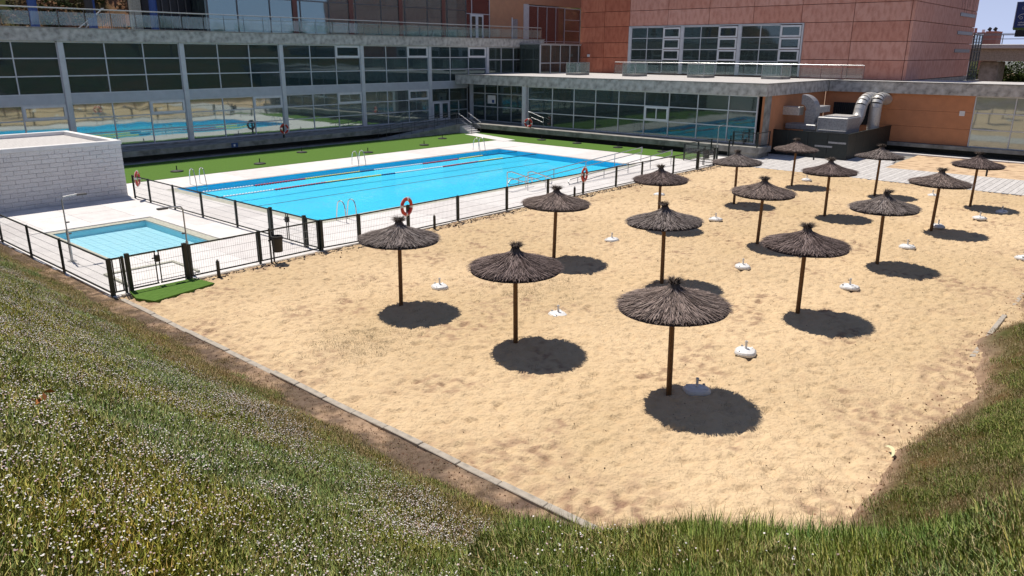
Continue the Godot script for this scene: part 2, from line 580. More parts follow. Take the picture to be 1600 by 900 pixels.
func make_sand() -> void:
	var st := start()
	var dx := 0.07
	var nx := int((47.0 - 8.24) / dx) + 1
	var nz := int((22.95 - 1.2) / dx) + 1
	var hs := PackedFloat32Array()
	hs.resize(nx * nz)
	for j in nz:
		for i in nx:
			hs[j * nx + i] = sand_height(8.24 + i * dx, -22.95 + j * dx)
	for j in nz:
		for i in nx:
			var x := 8.24 + i * dx
			var z := -22.95 + j * dx
			var h := hs[j * nx + i]
			var hx := hs[j * nx + mini(i + 1, nx - 1)] - hs[j * nx + maxi(i - 1, 0)]
			var hz := hs[mini(j + 1, nz - 1) * nx + i] - hs[maxi(j - 1, 0) * nx + i]
			# earth mixed into the sand along the banks and the kerbs, and in scattered scuffs
			var n := fn.get_noise_2d(x * 3 + 200, z * 3)
			var n2 := fn.get_noise_2d(x * 24, z * 24 + 90)
			var edge := maxf(maxf(1.0 - (x - 8.45) / 2.6, 1.0 - (z + 22.95) / 1.1), 1.15 - (-2.6 - z) / 2.2)
			var dirt := clampf(edge * 0.8 + n * 1.1 - 0.25, 0, 1) * clampf(0.35 + n2 * 2.2, 0, 1)
			dirt = maxf(dirt, 0.75 * clampf((n - 0.22) * 6, 0, 1) * clampf(n2 * 3.0, 0, 1))
			var c := Color(0.605, 0.46, 0.295).lerp(Color(0.53, 0.40, 0.25), clampf(0.5 + fn.get_noise_2d(x, z) * 1.5, 0, 1)).lerp(Color(0.30, 0.195, 0.135), dirt)
			st.set_color(c)
			st.set_normal(Vector3(-hx / (2 * dx), 1, -hz / (2 * dx)).normalized())
			st.add_vertex(Vector3(x, h, z))
	for j in nz - 1:
		for i in nx - 1:
			var a := j * nx + i
			for k in [a, a + 1, a + nx + 1, a, a + nx + 1, a + nx]: st.add_index(k)
	struct("sand", st, M.sand)
	# second bed of sand beyond the path
	st = start()
	var ex := 0.25
	for j in 72:
		for i in 38:
			var x := 52.9 + i * 0.22
			var z := -14.6 + j * ex
			if i == 0: x += 0.0
			st.set_color(Color(0.60, 0.45, 0.30).lerp(Color(0.32, 0.215, 0.145), clampf(fn.get_noise_2d(x * 12, z * 12) * 2.5 - 0.2, 0, 1)))
			st.set_normal(Vector3(-0.25 * fn.get_noise_2d(x * 20, z * 20), 1, 0.25 * fn.get_noise_2d(x * 20, z * 20 + 30)).normalized())
			st.add_vertex(Vector3(x, 0.012 + 0.02 * fn.get_noise_2d(x * 15, z * 15), z))
	for j in 71:
		for i in 37:
			var a := j * 38 + i
			for k in [a, a + 1, a + 39, a, a + 39, a + 38]: st.add_index(k)
	struct("sand_bed", st, M.sand)

# ---------------------------------------------------------------- decks, lawns, pools
const PFL := Vector2(17.75, -40.0)
const PFR := Vector2(43.15, -39.35)
const PNR := Vector2(42.85, -26.55)
const PNL := Vector2(18.15, -27.0)

# a strip between two edges cut into slabs
func strip(parent: Node, a0: Vector2, a1: Vector2, b0: Vector2, b1: Vector2, n: int, ms: Array, y := 0.02) -> void:
	for i in n:
		var g := 0.006
		var l := (a1 - a0).length() / n
		var t0 := (i + g / l) / float(n)
		var t1 := (i + 1 - g / l) / float(n)
		var st := start()
		slab_poly(st, PackedVector2Array([a0.lerp(a1, t0), a0.lerp(a1, t1), b0.lerp(b1, t1), b0.lerp(b1, t0)]), y - 0.12, y + rng.randf() * 0.003)
		obj("slab", st, ms[i % ms.size()], parent)

func make_pools_and_decks() -> void:
	var deck := Node3D.new()
	deck.name = "pool_deck"
	deck.set_meta("kind", "structure")
	add_child(deck)
	var ms := [M.deck, M.deck, M.deck_b, M.deck]
	strip(deck, Vector2(15.62, -43.3), Vector2(47.4, -43.3), Vector2(15.62, PFL.y), Vector2(47.4, PFR.y), 9, ms)
	strip(deck, Vector2(15.62, PNL.y), Vector2(47.4, PNR.y), Vector2(15.62, -22.9), Vector2(47.4, -22.9), 9, ms)
	strip(deck, Vector2(15.62, PFL.y), Vector2(15.62, PNL.y), PFL, PNL, 4, ms)
	strip(deck, PFR, PNR, Vector2(47.4, PFR.y), Vector2(47.4, PNR.y), 4, ms)
	# children's pool terrace
	var hx0 := 9.85; var hx1 := 14.1; var hz0 := -33.6; var hz1 := -27.3
	strip(deck, Vector2(8.2, -39.3), Vector2(15.6, -39.3), Vector2(8.2, -36.5), Vector2(15.6, -36.5), 4, ms)
	strip(deck, Vector2(8.2, -36.48), Vector2(15.6, -36.48), Vector2(8.2, hz0), Vector2(15.6, hz0), 4, [M.deck_b, M.deck])
	strip(deck, Vector2(8.2, hz0), Vector2(8.2, hz1), Vector2(hx0, hz0), Vector2(hx0, hz1), 2, ms)
	strip(deck, Vector2(hx1, hz0), Vector2(hx1, hz1), Vector2(15.6, hz0), Vector2(15.6, hz1), 2, [M.deck_b, M.deck])
	strip(deck, Vector2(8.2, hz1), Vector2(15.6, hz1), Vector2(8.2, -22.95), Vector2(15.6, -22.95), 3, ms)
	# terrace and path at the end of the glazed wing
	strip(deck, Vector2(47.42, -25.6), Vector2(55.0, -25.6), Vector2(47.42, -22.9), Vector2(55.0, -22.9), 2, ms)
	var pave := Node3D.new()
	pave.name = "pavement"
	pave.set_meta("kind", "structure")
	add_child(pave)
	for k in 2:
		var st := start()
		var z := -22.85 + k * 0.30
		while z < 3.0:
			var x1 := 52.85
			if z < -14.6: x1 = 54.5 + clampf((-14.6 - z) * 4.0, 0, 3.0)
			bx(st, Vector3((47.05 + x1) / 2 + 0.4 * k * 0, -0.02, z + 0.14), Vector3(x1 - 47.05, 0.10, 0.285), 0.006)
			z += 0.60
		var o := obj("paver_rows", st, M.paving if k == 0 else M.paving_b, pave)
		o.set_meta("kind", "stuff")
	# kerbs
	var kb := Node3D.new()
	kb.name = "kerb"
	kb.set_meta("kind", "structure")
	add_child(kb)
	var z0 := -22.6
	var i := 0
	while z0 < -2.4:
		var o := part("kerb_stone", Vector3(8.30, -0.2, z0), Vector3(8.45, 0.05 if z0 > -15.0 else 0.03, z0 + 0.985), M.kerb, kb, 0.012)
		o.rotation = Vector3(0.004 * sin(i * 2.1), 0.008 * sin(i * 1.3), 0.03 * sin(i * 0.9))
		o.position.y += 0.012 * sin(i * 1.7)
		z0 += 1.0
		i += 1
	for k in 19: part("kerb_stone", Vector3(8.5 + k * 2.0, -0.2, -23.02), Vector3(10.49 + k * 2.0, 0.05, -22.88), M.kerb, kb, 0.01)
	for k in 12: part("kerb_stone", Vector3(61.05, -0.1, -17.0 + k * 2.0), Vector3(61.45, 0.10, -15.01 + k * 2.0), M.deck_b, kb, 0.01)
	for k in 9:
		var xx := 20.2 + k * 2.0
		part("kerb_stone", Vector3(xx, -0.2, -2.98), Vector3(xx + 1.98, 0.035 + 0.04 * sin(k * 1.9), -2.86), M.kerb, kb, 0.01)
	var st2 := start()
	sheet(st2, 55.0, -24.0, 66.0, 6.0, -0.10)
	sheet(st2, 47.0, -26.0, 55.0, -22.0, -0.13)
	struct("yard", st2, M.plinth)
	# artificial lawn and the path across it
	st2 = start()
	slab_poly(st2, PackedVector2Array([Vector2(15.65, -50.4), Vector2(50.7, -50.4), Vector2(50.7, -25.65), Vector2(47.45, -25.65), Vector2(47.45, -43.35), Vector2(15.65, -43.35)]), -0.1, 0.03)
	struct("lawn", st2, M.turf)
	st2 = start()
	sheet(st2, 8.0, -53.2, 54.2, -50.38, 0.026)
	struct("footway", st2, M.concrete)
	st2 = start()
	slab_poly(st2, PackedVector2Array([Vector2(48.6, -48.4), Vector2(50.0, -48.4), Vector2(48.3, -42.2), Vector2(46.9, -42.2)]), 0.0, 0.045)
	struct("path", st2, M.deck)
	# basin of the large pool
	var pool := thing("swimming_pool", "large rectangular bright blue swimming pool with lane lines", "pool", Vector3.ZERO)
	var c := (PFL + PFR + PNR + PNL) / 4
	var ins := func(p: Vector2, d: float) -> Vector2: return p + Vector2(signf(c.x - p.x), signf(c.y - p.y)) * d
	var rim := [PFL, PFR, PNR, PNL]
	var edge := []
	for p in rim: edge.append(ins.call(p, 0.02))
	var inner := [edge[0] + Vector2(0.55, 0.10), edge[1] + Vector2(-0.10, 0.10), edge[2] + Vector2(-0.10, -0.62), edge[3] + Vector2(0.55, -0.62)]
	st2 = start()
	for k in 4:
		var a: Vector2 = edge[k]
		var b: Vector2 = edge[(k + 1) % 4]
		var d: Vector2 = inner[k]
		var e: Vector2 = inner[(k + 1) % 4]
		quad(st2, Vector3(a.x, 0.012, a.y), Vector3(b.x, 0.012, b.y), Vector3(e.x, 0.0, e.y), Vector3(d.x, 0.0, d.y), Vector3.UP)
	obj("gutter", st2, M.gutter, pool)
	st2 = start()
	var fl := -0.36
	quad(st2, Vector3(inner[0].x, fl, inner[0].y), Vector3(inner[1].x, fl, inner[1].y), Vector3(inner[2].x, fl, inner[2].y), Vector3(inner[3].x, fl, inner[3].y), Vector3.UP)
	obj("floor", st2, M.pool_paint, pool)
	for k in 4:
		st2 = start()
		var a: Vector2 = inner[k]
		var b: Vector2 = inner[(k + 1) % 4]
		var n := Vector3(-(b.y - a.y), 0, b.x - a.x).normalized()
		quad(st2, Vector3(a.x, fl, a.y), Vector3(b.x, fl, b.y), Vector3(b.x, 0.0, b.y), Vector3(a.x, 0.0, a.y), n)
		obj("side_wall", st2, M.pool_paint, pool)
	for v in [0.47]:
		st2 = start()
		var a: Vector2 = inner[0].lerp(inner[3], v) + Vector2(0.8, 0)
		var b: Vector2 = inner[1].lerp(inner[2], v) + Vector2(-0.8, 0)
		var hw := 0.06
		quad(st2, Vector3(a.x, fl + 0.005, a.y - hw), Vector3(b.x, fl + 0.005, b.y - hw), Vector3(b.x, fl + 0.005, b.y + hw), Vector3(a.x, fl + 0.005, a.y + hw), Vector3.UP)
		obj("lane_line", st2, M.lane_paint, pool)
	st2 = start()
	quad(st2, Vector3(inner[0].x, -0.05, inner[0].y), Vector3(inner[1].x, -0.05, inner[1].y), Vector3(inner[2].x, -0.05, inner[2].y), Vector3(inner[3].x, -0.05, inner[3].y), Vector3.UP)
	var wt := obj("water", st2, M.water, self)
	wt.set_meta("kind", "structure")
	# lane ropes: runs of coloured floats on a cable
	for q in [[0.15, 0, "lane rope with coloured floats nearest the lawn side of the large pool"], [0.31, 1, "lane rope with coloured floats along the middle of the large pool"]]:
		var a: Vector2 = inner[0].lerp(inner[3], q[0])
		var b: Vector2 = inner[1].lerp(inner[2], q[0])
		var rope := thing("lane_rope", q[2], "lane rope", Vector3.ZERO, 0.0, "lane ropes in the large pool")
		st2 = start()
		tube(st2, Vector3(a.x, -0.035, a.y), Vector3(b.x, -0.035, b.y), 0.03, 0.03, 5)
		obj("cable", st2, M.lane_paint, rope)
		var runs := [[0.02, 0.14, "white"], [0.14, 0.27, "red"], [0.27, 0.43, "yellow"], [0.43, 0.47, "blue"], [0.47, 0.63, "white"], [0.63, 0.765, "red"], [0.765, 0.865, "yellow"]]
		for w in runs:
			st2 = start()
			var k := 0
			var len_m := (b - a).length()
			var s: float = w[0] * len_m
			while s < w[1] * len_m - 0.1:
				var p := a.lerp(b, s / len_m)
				var wob := 0.06 * sin(s * 0.5 + q[1])
				ball(st2, Vector3(p.x, -0.03, p.y + wob), 0.075, 6, Vector3(1.2, 0.8, 1))
				s += 0.17
				k += 1
			obj("float_run", st2, M["float_" + w[2]], rope)
	# children's pool
	var small := thing("childrens_pool", "small shallow pale blue pool inside its own fence", "pool", Vector3.ZERO)
	var g := 0.38
	for e in [[hx0, hz0, hx1, hz0 + g], [hx0, hz1 - 0.12, hx1, hz1], [hx0, hz0 + g, hx0 + 0.2, hz1 - 0.12], [hx1 - g, hz0 + g, hx1, hz1 - 0.12]]:
		part("gutter", Vector3(e[0], -0.45, e[1]), Vector3(e[2], 0.005, e[3]), M.gutter, small)
	var bx0 := hx0 + 0.2; var bx1 := hx1 - g; var bz0 := hz0 + g; var bz1 := hz1 - 0.12
	# floor of square tiles
	var tn := 14
	var tl := box_mesh(Vector3((bx1 - bx0) / 10.0 - 0.012, 0.02, (bz1 - bz0) / tn - 0.012))
	part("bed", Vector3(bx0, -0.50, bz0), Vector3(bx1, -0.30, bz1), M.pale_tile, small)
	for a in 10:
		for b in tn:
			put("tile", tl, M.pale_tile, small, Vector3(bx0 + (a + 0.5) * (bx1 - bx0) / 10.0, -0.29, bz0 + (b + 0.5) * (bz1 - bz0) / tn))
	for e in [[bx0, bz0 - 0.002, bx1, bz0 + 0.012], [bx0, bz1 - 0.012, bx1, bz1 + 0.002], [bx0 - 0.002, bz0, bx0 + 0.012, bz1], [bx1 - 0.012, bz0, bx1 + 0.002, bz1]]:
		part("side_wall", Vector3(e[0], -0.30, e[1]), Vector3(e[2], -0.03, e[3]), M.pale_tile, small)
	st2 = start()
	sheet(st2, bx0 + 0.013, bz0 + 0.013, bx1 - 0.013, bz1 - 0.013, -0.09)
	wt = obj("shallow_water", st2, M.water, self)
	wt.set_meta("kind", "structure")
	for e in [[hx0 - 0.4, hz0 - 0.55, hx1 + 0.5, hz0 - 0.01], [hx1 + 0.01, hz0, hx1 + 0.5, hz1]]:
		part("coping", Vector3(e[0], 0.0, e[1]), Vector3(e[2], 0.042, e[3]), M.coping, small, 0.008)

# ---------------------------------------------------------------- glazed hall along the lawn
# one bay of glazing in a plane; ax = 0: plane z = const, running along x; ax = 2: plane x = const, running along z
func gpart(called: String, ax: int, pl: float, a0: float, a1: float, y0: float, y1: float, d0: float, d1: float, m: Material, parent: Node) -> MeshInstance3D:
	if ax == 0: return part(called, Vector3(a0, y0, pl + d0), Vector3(a1, y1, pl + d1), m, parent)
	return part(called, Vector3(pl - d1, y0, a0), Vector3(pl - d0, y1, a1), m, parent)

# d = outward distance from the plane; panes with mullions and transoms as parts, awning windows with their own frames
func glazing(parent: Node, ax: int, pl: float, xs: Array, ys: Array, glass: Material, fr: Material, awn: Array = [], w := 0.07, skip: Array = []) -> void:
	for i in xs.size() - 1:
		for j in ys.size() - 1:
			if [i, j] in skip: continue
			var p := gpart("pane", ax, pl, xs[i] + w / 2, xs[i + 1] - w / 2, ys[j] + w / 2, ys[j + 1] - w / 2, -0.02, 0.0, glass, parent)
			var t := Vector3(rng.randf_range(-1, 1), rng.randf_range(-1, 1), rng.randf_range(-1, 1)) * 0.0022
			p.rotation = t
			if [i, j] in awn:
				var f := 0.13
				var a0: float = xs[i] + w / 2; var a1: float = xs[i + 1] - w / 2; var b0: float = ys[j] + w / 2; var b1: float = ys[j + 1] - w / 2
				var fm := Node3D.new()
				fm.name = "awning_frame"
				parent.add_child(fm, true)
				gpart("stile", ax, pl, a0, a0 + f, b0, b1, 0.003, 0.07, M.aluminium_pale, fm)
				gpart("stile", ax, pl, a1 - f, a1, b0, b1, 0.003, 0.07, M.aluminium_pale, fm)
				gpart("rail", ax, pl, a0 + f, a1 - f, b0, b0 + f, 0.003, 0.068, M.aluminium_pale, fm)
				gpart("rail", ax, pl, a0 + f, a1 - f, b1 - f, b1, 0.003, 0.068, M.aluminium_pale, fm)
	for i in xs.size(): gpart("mullion", ax, pl, xs[i] - w / 2, xs[i] + w / 2, ys[0], ys[-1], -0.08, 0.045, fr, parent)
	for j in ys.size(): gpart("transom", ax, pl, xs[0] + w / 2, xs[-1] - w / 2, ys[j] - w / 2, ys[j] + w / 2, -0.07, 0.04, fr, parent)

func railing_glass(parent: Node, a: Vector3, b: Vector3, h: float, step: float, rail_m: Material) -> void:
	var n := maxi(1, int(round((b - a).length() / step)))
	for i in n + 1:
		var p := a.lerp(b, float(i) / n)
		var st := start()
		tube(st, p, p + Vector3(0, h - 0.03, 0), 0.018, 0.018, 6)
		obj("post", st, M.rail_grey, parent)
	var st2 := start()
	tube(st2, a + Vector3(0, h, 0), b + Vector3(0, h, 0), 0.035, 0.035, 8)
	obj("handrail", st2, rail_m, parent)
	var d := (b - a) / n
	var along_x := absf(d.x) > absf(d.z)
	for i in n:
		var p := a + d * (i + 0.5) + Vector3(0, h * 0.46, 0)
		var s := Vector3(absf(d.x) - 0.08, h * 0.68, 0.012) if along_x else Vector3(0.012, h * 0.68, absf(d.z) - 0.08)
		put("glass_panel", box_mesh(s), M.clear_glass, parent, p + (Vector3(0, 0, 0.05) if along_x else Vector3(-0.05, 0, 0)))

func make_left_hall() -> void:
	var Z := -53.3
	var h := thing("sports_hall", "long two-storey glazed hall with concrete terrace edge behind the lawn", "building", Vector3.ZERO)
	var cols := [2.9, 10.6, 18.35, 26.0, 33.75, 41.4, 49.05, 56.7, 64.4]
	# podium: projecting walkway over a dark recess
	part("walkway", Vector3(2.0, 0.42, -53.4), Vector3(54.3, 0.80, -51.05), M.plinth, h, 0.02)
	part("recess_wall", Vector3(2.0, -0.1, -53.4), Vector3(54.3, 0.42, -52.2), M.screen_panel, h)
	part("base_curb", Vector3(2.0, 0.80, -53.42), Vector3(53.9, 0.90, -53.12), M.concrete, h, 0.01)
	part("fascia", Vector3(2.0, 7.52, -57.0), Vector3(65.2, 8.28, -53.0), M.fascia, h, 0.02)
	part("coping", Vector3(1.9, 8.283, -53.6), Vector3(65.25, 8.33, -52.95), M.concrete, h, 0.01)
	for i in cols.size() - 1:
		var a: float = cols[i]
		var b: float = cols[i + 1]
		var w := (b - a - 0.36) / 3
		var x0 := a + 0.18
		var xs := [x0, x0 + w, x0 + 2 * w, x0 + 3 * w]
		var lower := i < 7
		part("column", Vector3(a - 0.17, 0.9 if lower else 5.0, Z - 0.25), Vector3(a + 0.17, 7.52, Z + 0.16), M.aluminium, h, 0.02)
		var up_awn := [[2, 2]] if i >= 4 else []
		if i < 7: glazing(h, 0, Z, xs, [4.40, 5.47, 6.52, 7.48], M.glass_upper, M.aluminium, up_awn)
		if i == 6:
			pass
		if i < 6:
			gpart("spandrel_panel", 0, Z, a + 0.175, (a + b) / 2 - 0.005, 3.80, 4.36, -0.04, 0.06, M.spandrel, h)
			gpart("spandrel_panel", 0, Z, (a + b) / 2 + 0.005, b - 0.175, 3.80, 4.36, -0.04, 0.06, M.spandrel, h)
		if i < 6: glazing(h, 0, Z, xs, [0.93, 1.88, 2.86, 3.76], M.glass_left, M.aluminium, [[2, 2]])
	# bay by the corner: double door under a fanlight
	var d0 := 49.25
	glazing(h, 0, Z, [49.23, 51.5, 53.9], [2.62, 3.76], M.glass_dark, M.aluminium)
	glazing(h, 0, Z, [51.5, 52.7, 53.9], [0.9, 1.75, 2.62], M.glass_dark, M.aluminium)
	for k in 2:
		var dr := Node3D.new()
		dr.name = "door"
		h.add_child(dr, true)
		var xa := d0 + 0.05 + k * 1.08
		gpart("stile", 0, Z, xa, xa + 0.16, 0.86, 2.56, -0.03, 0.06, M.aluminium_pale, dr)
		gpart("stile", 0, Z, xa + 0.9, xa + 1.06, 0.86, 2.56, -0.03, 0.06, M.aluminium_pale, dr)
		gpart("rail", 0, Z, xa + 0.16, xa + 0.9, 2.42, 2.56, -0.03, 0.058, M.aluminium_pale, dr)
		gpart("rail", 0, Z, xa + 0.16, xa + 0.9, 0.86, 1.06, -0.03, 0.058, M.aluminium_pale, dr)
		gpart("pane", 0, Z, xa + 0.16, xa + 0.9, 1.06, 2.42, -0.01, 0.01, M.glass_dark, dr)
	gpart("spandrel_panel", 0, Z, 49.23, 54.0, 3.80, 4.36, -0.04, 0.06, M.spandrel, h)
	# upper row that looks over the wing's roof
	part("end_pier", Vector3(64.25, 5.0, -53.6), Vector3(65.1, 7.52, -53.1), M.white_paint, h, 0.02)
	glazing(h, 0, Z, [56.9, 58.75, 60.6, 62.4, 64.2], [5.0, 6.3, 7.45], M.glass_dark, M.aluminium, [[3, 1]])
	# rooms behind the glass
	part("back_wall", Vector3(2.0, 0.5, -60.2), Vector3(65.0, 8.2, -60.0), M.interior, h)
	part("floor_slab", Vector3(2.0, 0.5, -60.0), Vector3(65.0, 0.79, -53.45), M.interior_floor, h)
	part("floor_slab", Vector3(2.0, 3.85, -60.0), Vector3(65.0, 4.3, -53.5), M.interior_floor, h)
	part("end_wall", Vector3(64.9, 0.5, -60.0), Vector3(65.1, 7.5, -53.65), M.render, h)
	part("end_wall", Vector3(2.0, 0.8, -60.0), Vector3(2.2, 7.5, -53.5), M.interior, h)
	for k in 6: part("inner_column", Vector3(22.2 + k * 7.7, 0.8, -55.6), Vector3(22.55 + k * 7.7, 7.5, -55.25), M.interior, h)
	# terrace floor and railing
	part("terrace_floor", Vector3(2.0, 8.1, -64.0), Vector3(80.0, 8.26, -57.0), M.concrete, h)
	var rl := thing("terrace_railing", "long glass-panelled railing with metal handrail along the terrace edge", "railing", Vector3.ZERO)
	railing_glass(rl, Vector3(3.0, 8.33, -53.2), Vector3(64.9, 8.33, -53.2), 1.12, 1.55, M.rail_light)
	# upper storey set back behind the terrace
	var up := thing("upper_storey", "set-back upper storey with tall sky-reflecting glazing and orange end wall", "building", Vector3.ZERO)
	var U := -56.6
	var ux := [30.0, 32.4, 35.2, 38.0, 40.8, 43.6, 46.4, 49.2, 52.0, 54.6, 57.2]
	glazing(up, 0, U, ux, [8.28, 10.95, 13.6], M.glass_sky, M.rail_grey, [], 0.09)
	for k in [3, 5, 7, 9]: part("red_pier", Vector3(ux[k] - 0.75, 8.28, U + 0.006), Vector3(ux[k] - 0.32, 13.6, U + 0.10), M.red_pier, up)
	glazing(up, 0, U, [57.2, 58.0, 60.6], [8.28, 10.7, 12.2], M.glass_red, M.aluminium)
	for k in 2:
		var dr := Node3D.new()
		dr.name = "door"
		up.add_child(dr, true)
		var xa := 57.75 + k * 0.95
		gpart("stile", 0, U, xa, xa + 0.16, 8.3, 10.65, 0.01, 0.10, M.aluminium_pale, dr)
		gpart("stile", 0, U, xa + 0.76, xa + 0.92, 8.3, 10.65, 0.01, 0.10, M.aluminium_pale, dr)
		gpart("rail", 0, U, xa + 0.16, xa + 0.76, 10.45, 10.65, 0.01, 0.098, M.aluminium_pale, dr)
		gpart("pane", 0, U, xa + 0.16, xa + 0.76, 8.3, 10.45, 0.03, 0.05, M.glass_dark, dr)
	part("wall", Vector3(60.65, 8.26, U - 0.3), Vector3(66.0, 14.0, U), M.render_pale, up)
	part("wall", Vector3(57.2, 12.25, U - 0.3), Vector3(60.645, 14.0, U), M.render_pale, up)
	part("service_door", Vector3(64.2, 8.27, U), Vector3(65.0, 10.4, U + 0.04), M.zinc, up)
	part("door_frame", Vector3(64.05, 8.27, U + 0.001), Vector3(64.19, 10.55, U + 0.07), M.aluminium_pale, up)
	part("pier", Vector3(66.0, 8.26, U - 0.3), Vector3(66.8, 12.0, U + 0.05), M.aluminium, up)
	glazing(up, 0, U, [66.85, 68.4, 70.0, 71.6, 73.2], [5.0, 8.2, 11.85], M.glass_red, M.aluminium)
	glazing(up, 0, U, [73.25, 76.2], [5.0, 8.2, 9.4, 10.6, 11.8], M.glass_red, M.aluminium)
	part("wall", Vector3(66.0, 12.005, U - 0.3), Vector3(80.0, 14.0, U + 0.001), M.render_pale, up)
	part("back_wall", Vector3(30.0, 8.26, -63.0), Vector3(80.0, 14.0, -62.8), M.interior, up)
	part("side_wall", Vector3(29.8, 8.26, -63.0), Vector3(30.0, 14.0, U), M.glass_dark, up)
	part("roof", Vector3(29.0, 14.0, -63.2), Vector3(80.0, 14.3, U + 0.3), M.concrete, up)
	# open end of the terrace: blue columns under the roof's overhang
	var bc := [[18.54, "blue steel column at the far open end of the terrace"], [22.1, "blue steel column with black shaft before the scrubby hillside"], [26.32, "blue steel column beside the dark end of the upper storey"]]
	for e in bc:
		var t := thing("terrace_column", e[1], "column", Vector3(e[0], 8.26, -57.4), 0.0, "blue columns on the terrace")
		var st := start()
		tube(st, Vector3.ZERO, Vector3(0, 6.0, 0), 0.27, 0.27, 16)
		obj("shaft", st, M.blue_paint, t)
		st = start()
		tube(st, Vector3.ZERO, Vector3(0, 0.08, 0), 0.4, 0.4, 16)
		obj("base_plate", st, M.rail_grey, t)
		if e[0] == 22.1:
			st = start()
			tube(st, Vector3(-0.25, 1.05, 0.35), Vector3(-0.3, 6.0, 0.35), 0.24, 0.36, 12)
			ball(st, Vector3(-0.25, 1.05, 0.35), 0.24, 12)
			obj("black_sleeve", st, M.black_plastic, t)
	var dk := thing("terrace_annex", "dark glazed annex with olive panel at the end of the terrace", "building", Vector3.ZERO)
	part("dark_wall", Vector3(26.1, 8.26, -61.0), Vector3(29.75, 14.0, -58.6), M.louvre, dk)
	part("olive_panel", Vector3(25.3, 8.26, -59.0), Vector3(26.05, 14.0, -58.7), M.gutter, dk)
	for k in 5: part("mullion", Vector3(26.9 + k * 0.6, 8.27, -58.598), Vector3(26.96 + k * 0.6, 14.0, -58.5), M.rail_grey, dk)
	var gt := thing("terrace_gate", "low dark barred gate with handrails on the terrace", "gate", Vector3(22.9, 8.26, -57.9))
	for k in 12:
		var st := start()
		tube(st, Vector3(k * 0.14, 0, 0), Vector3(k * 0.14, 1.15, 0), 0.025, 0.025, 6)
		obj("bar", st, M.rail_grey, gt)
	for y in [0.1, 1.15]:
		var st := start()
		tube(st, Vector3(-0.05, y, 0), Vector3(1.6, y, 0), 0.035, 0.035, 6)
		obj("rail", st, M.rail_grey, gt)
	for k in 2:
		var st := start()
		pipe(st, [Vector3(-1.9 + 0.5 * k, 0.0, 0.3), Vector3(0.1, 1.5, 0.3 - 0.3 * k)], 0.035, 6)
		obj("handrail", st, M.rail_light, gt)

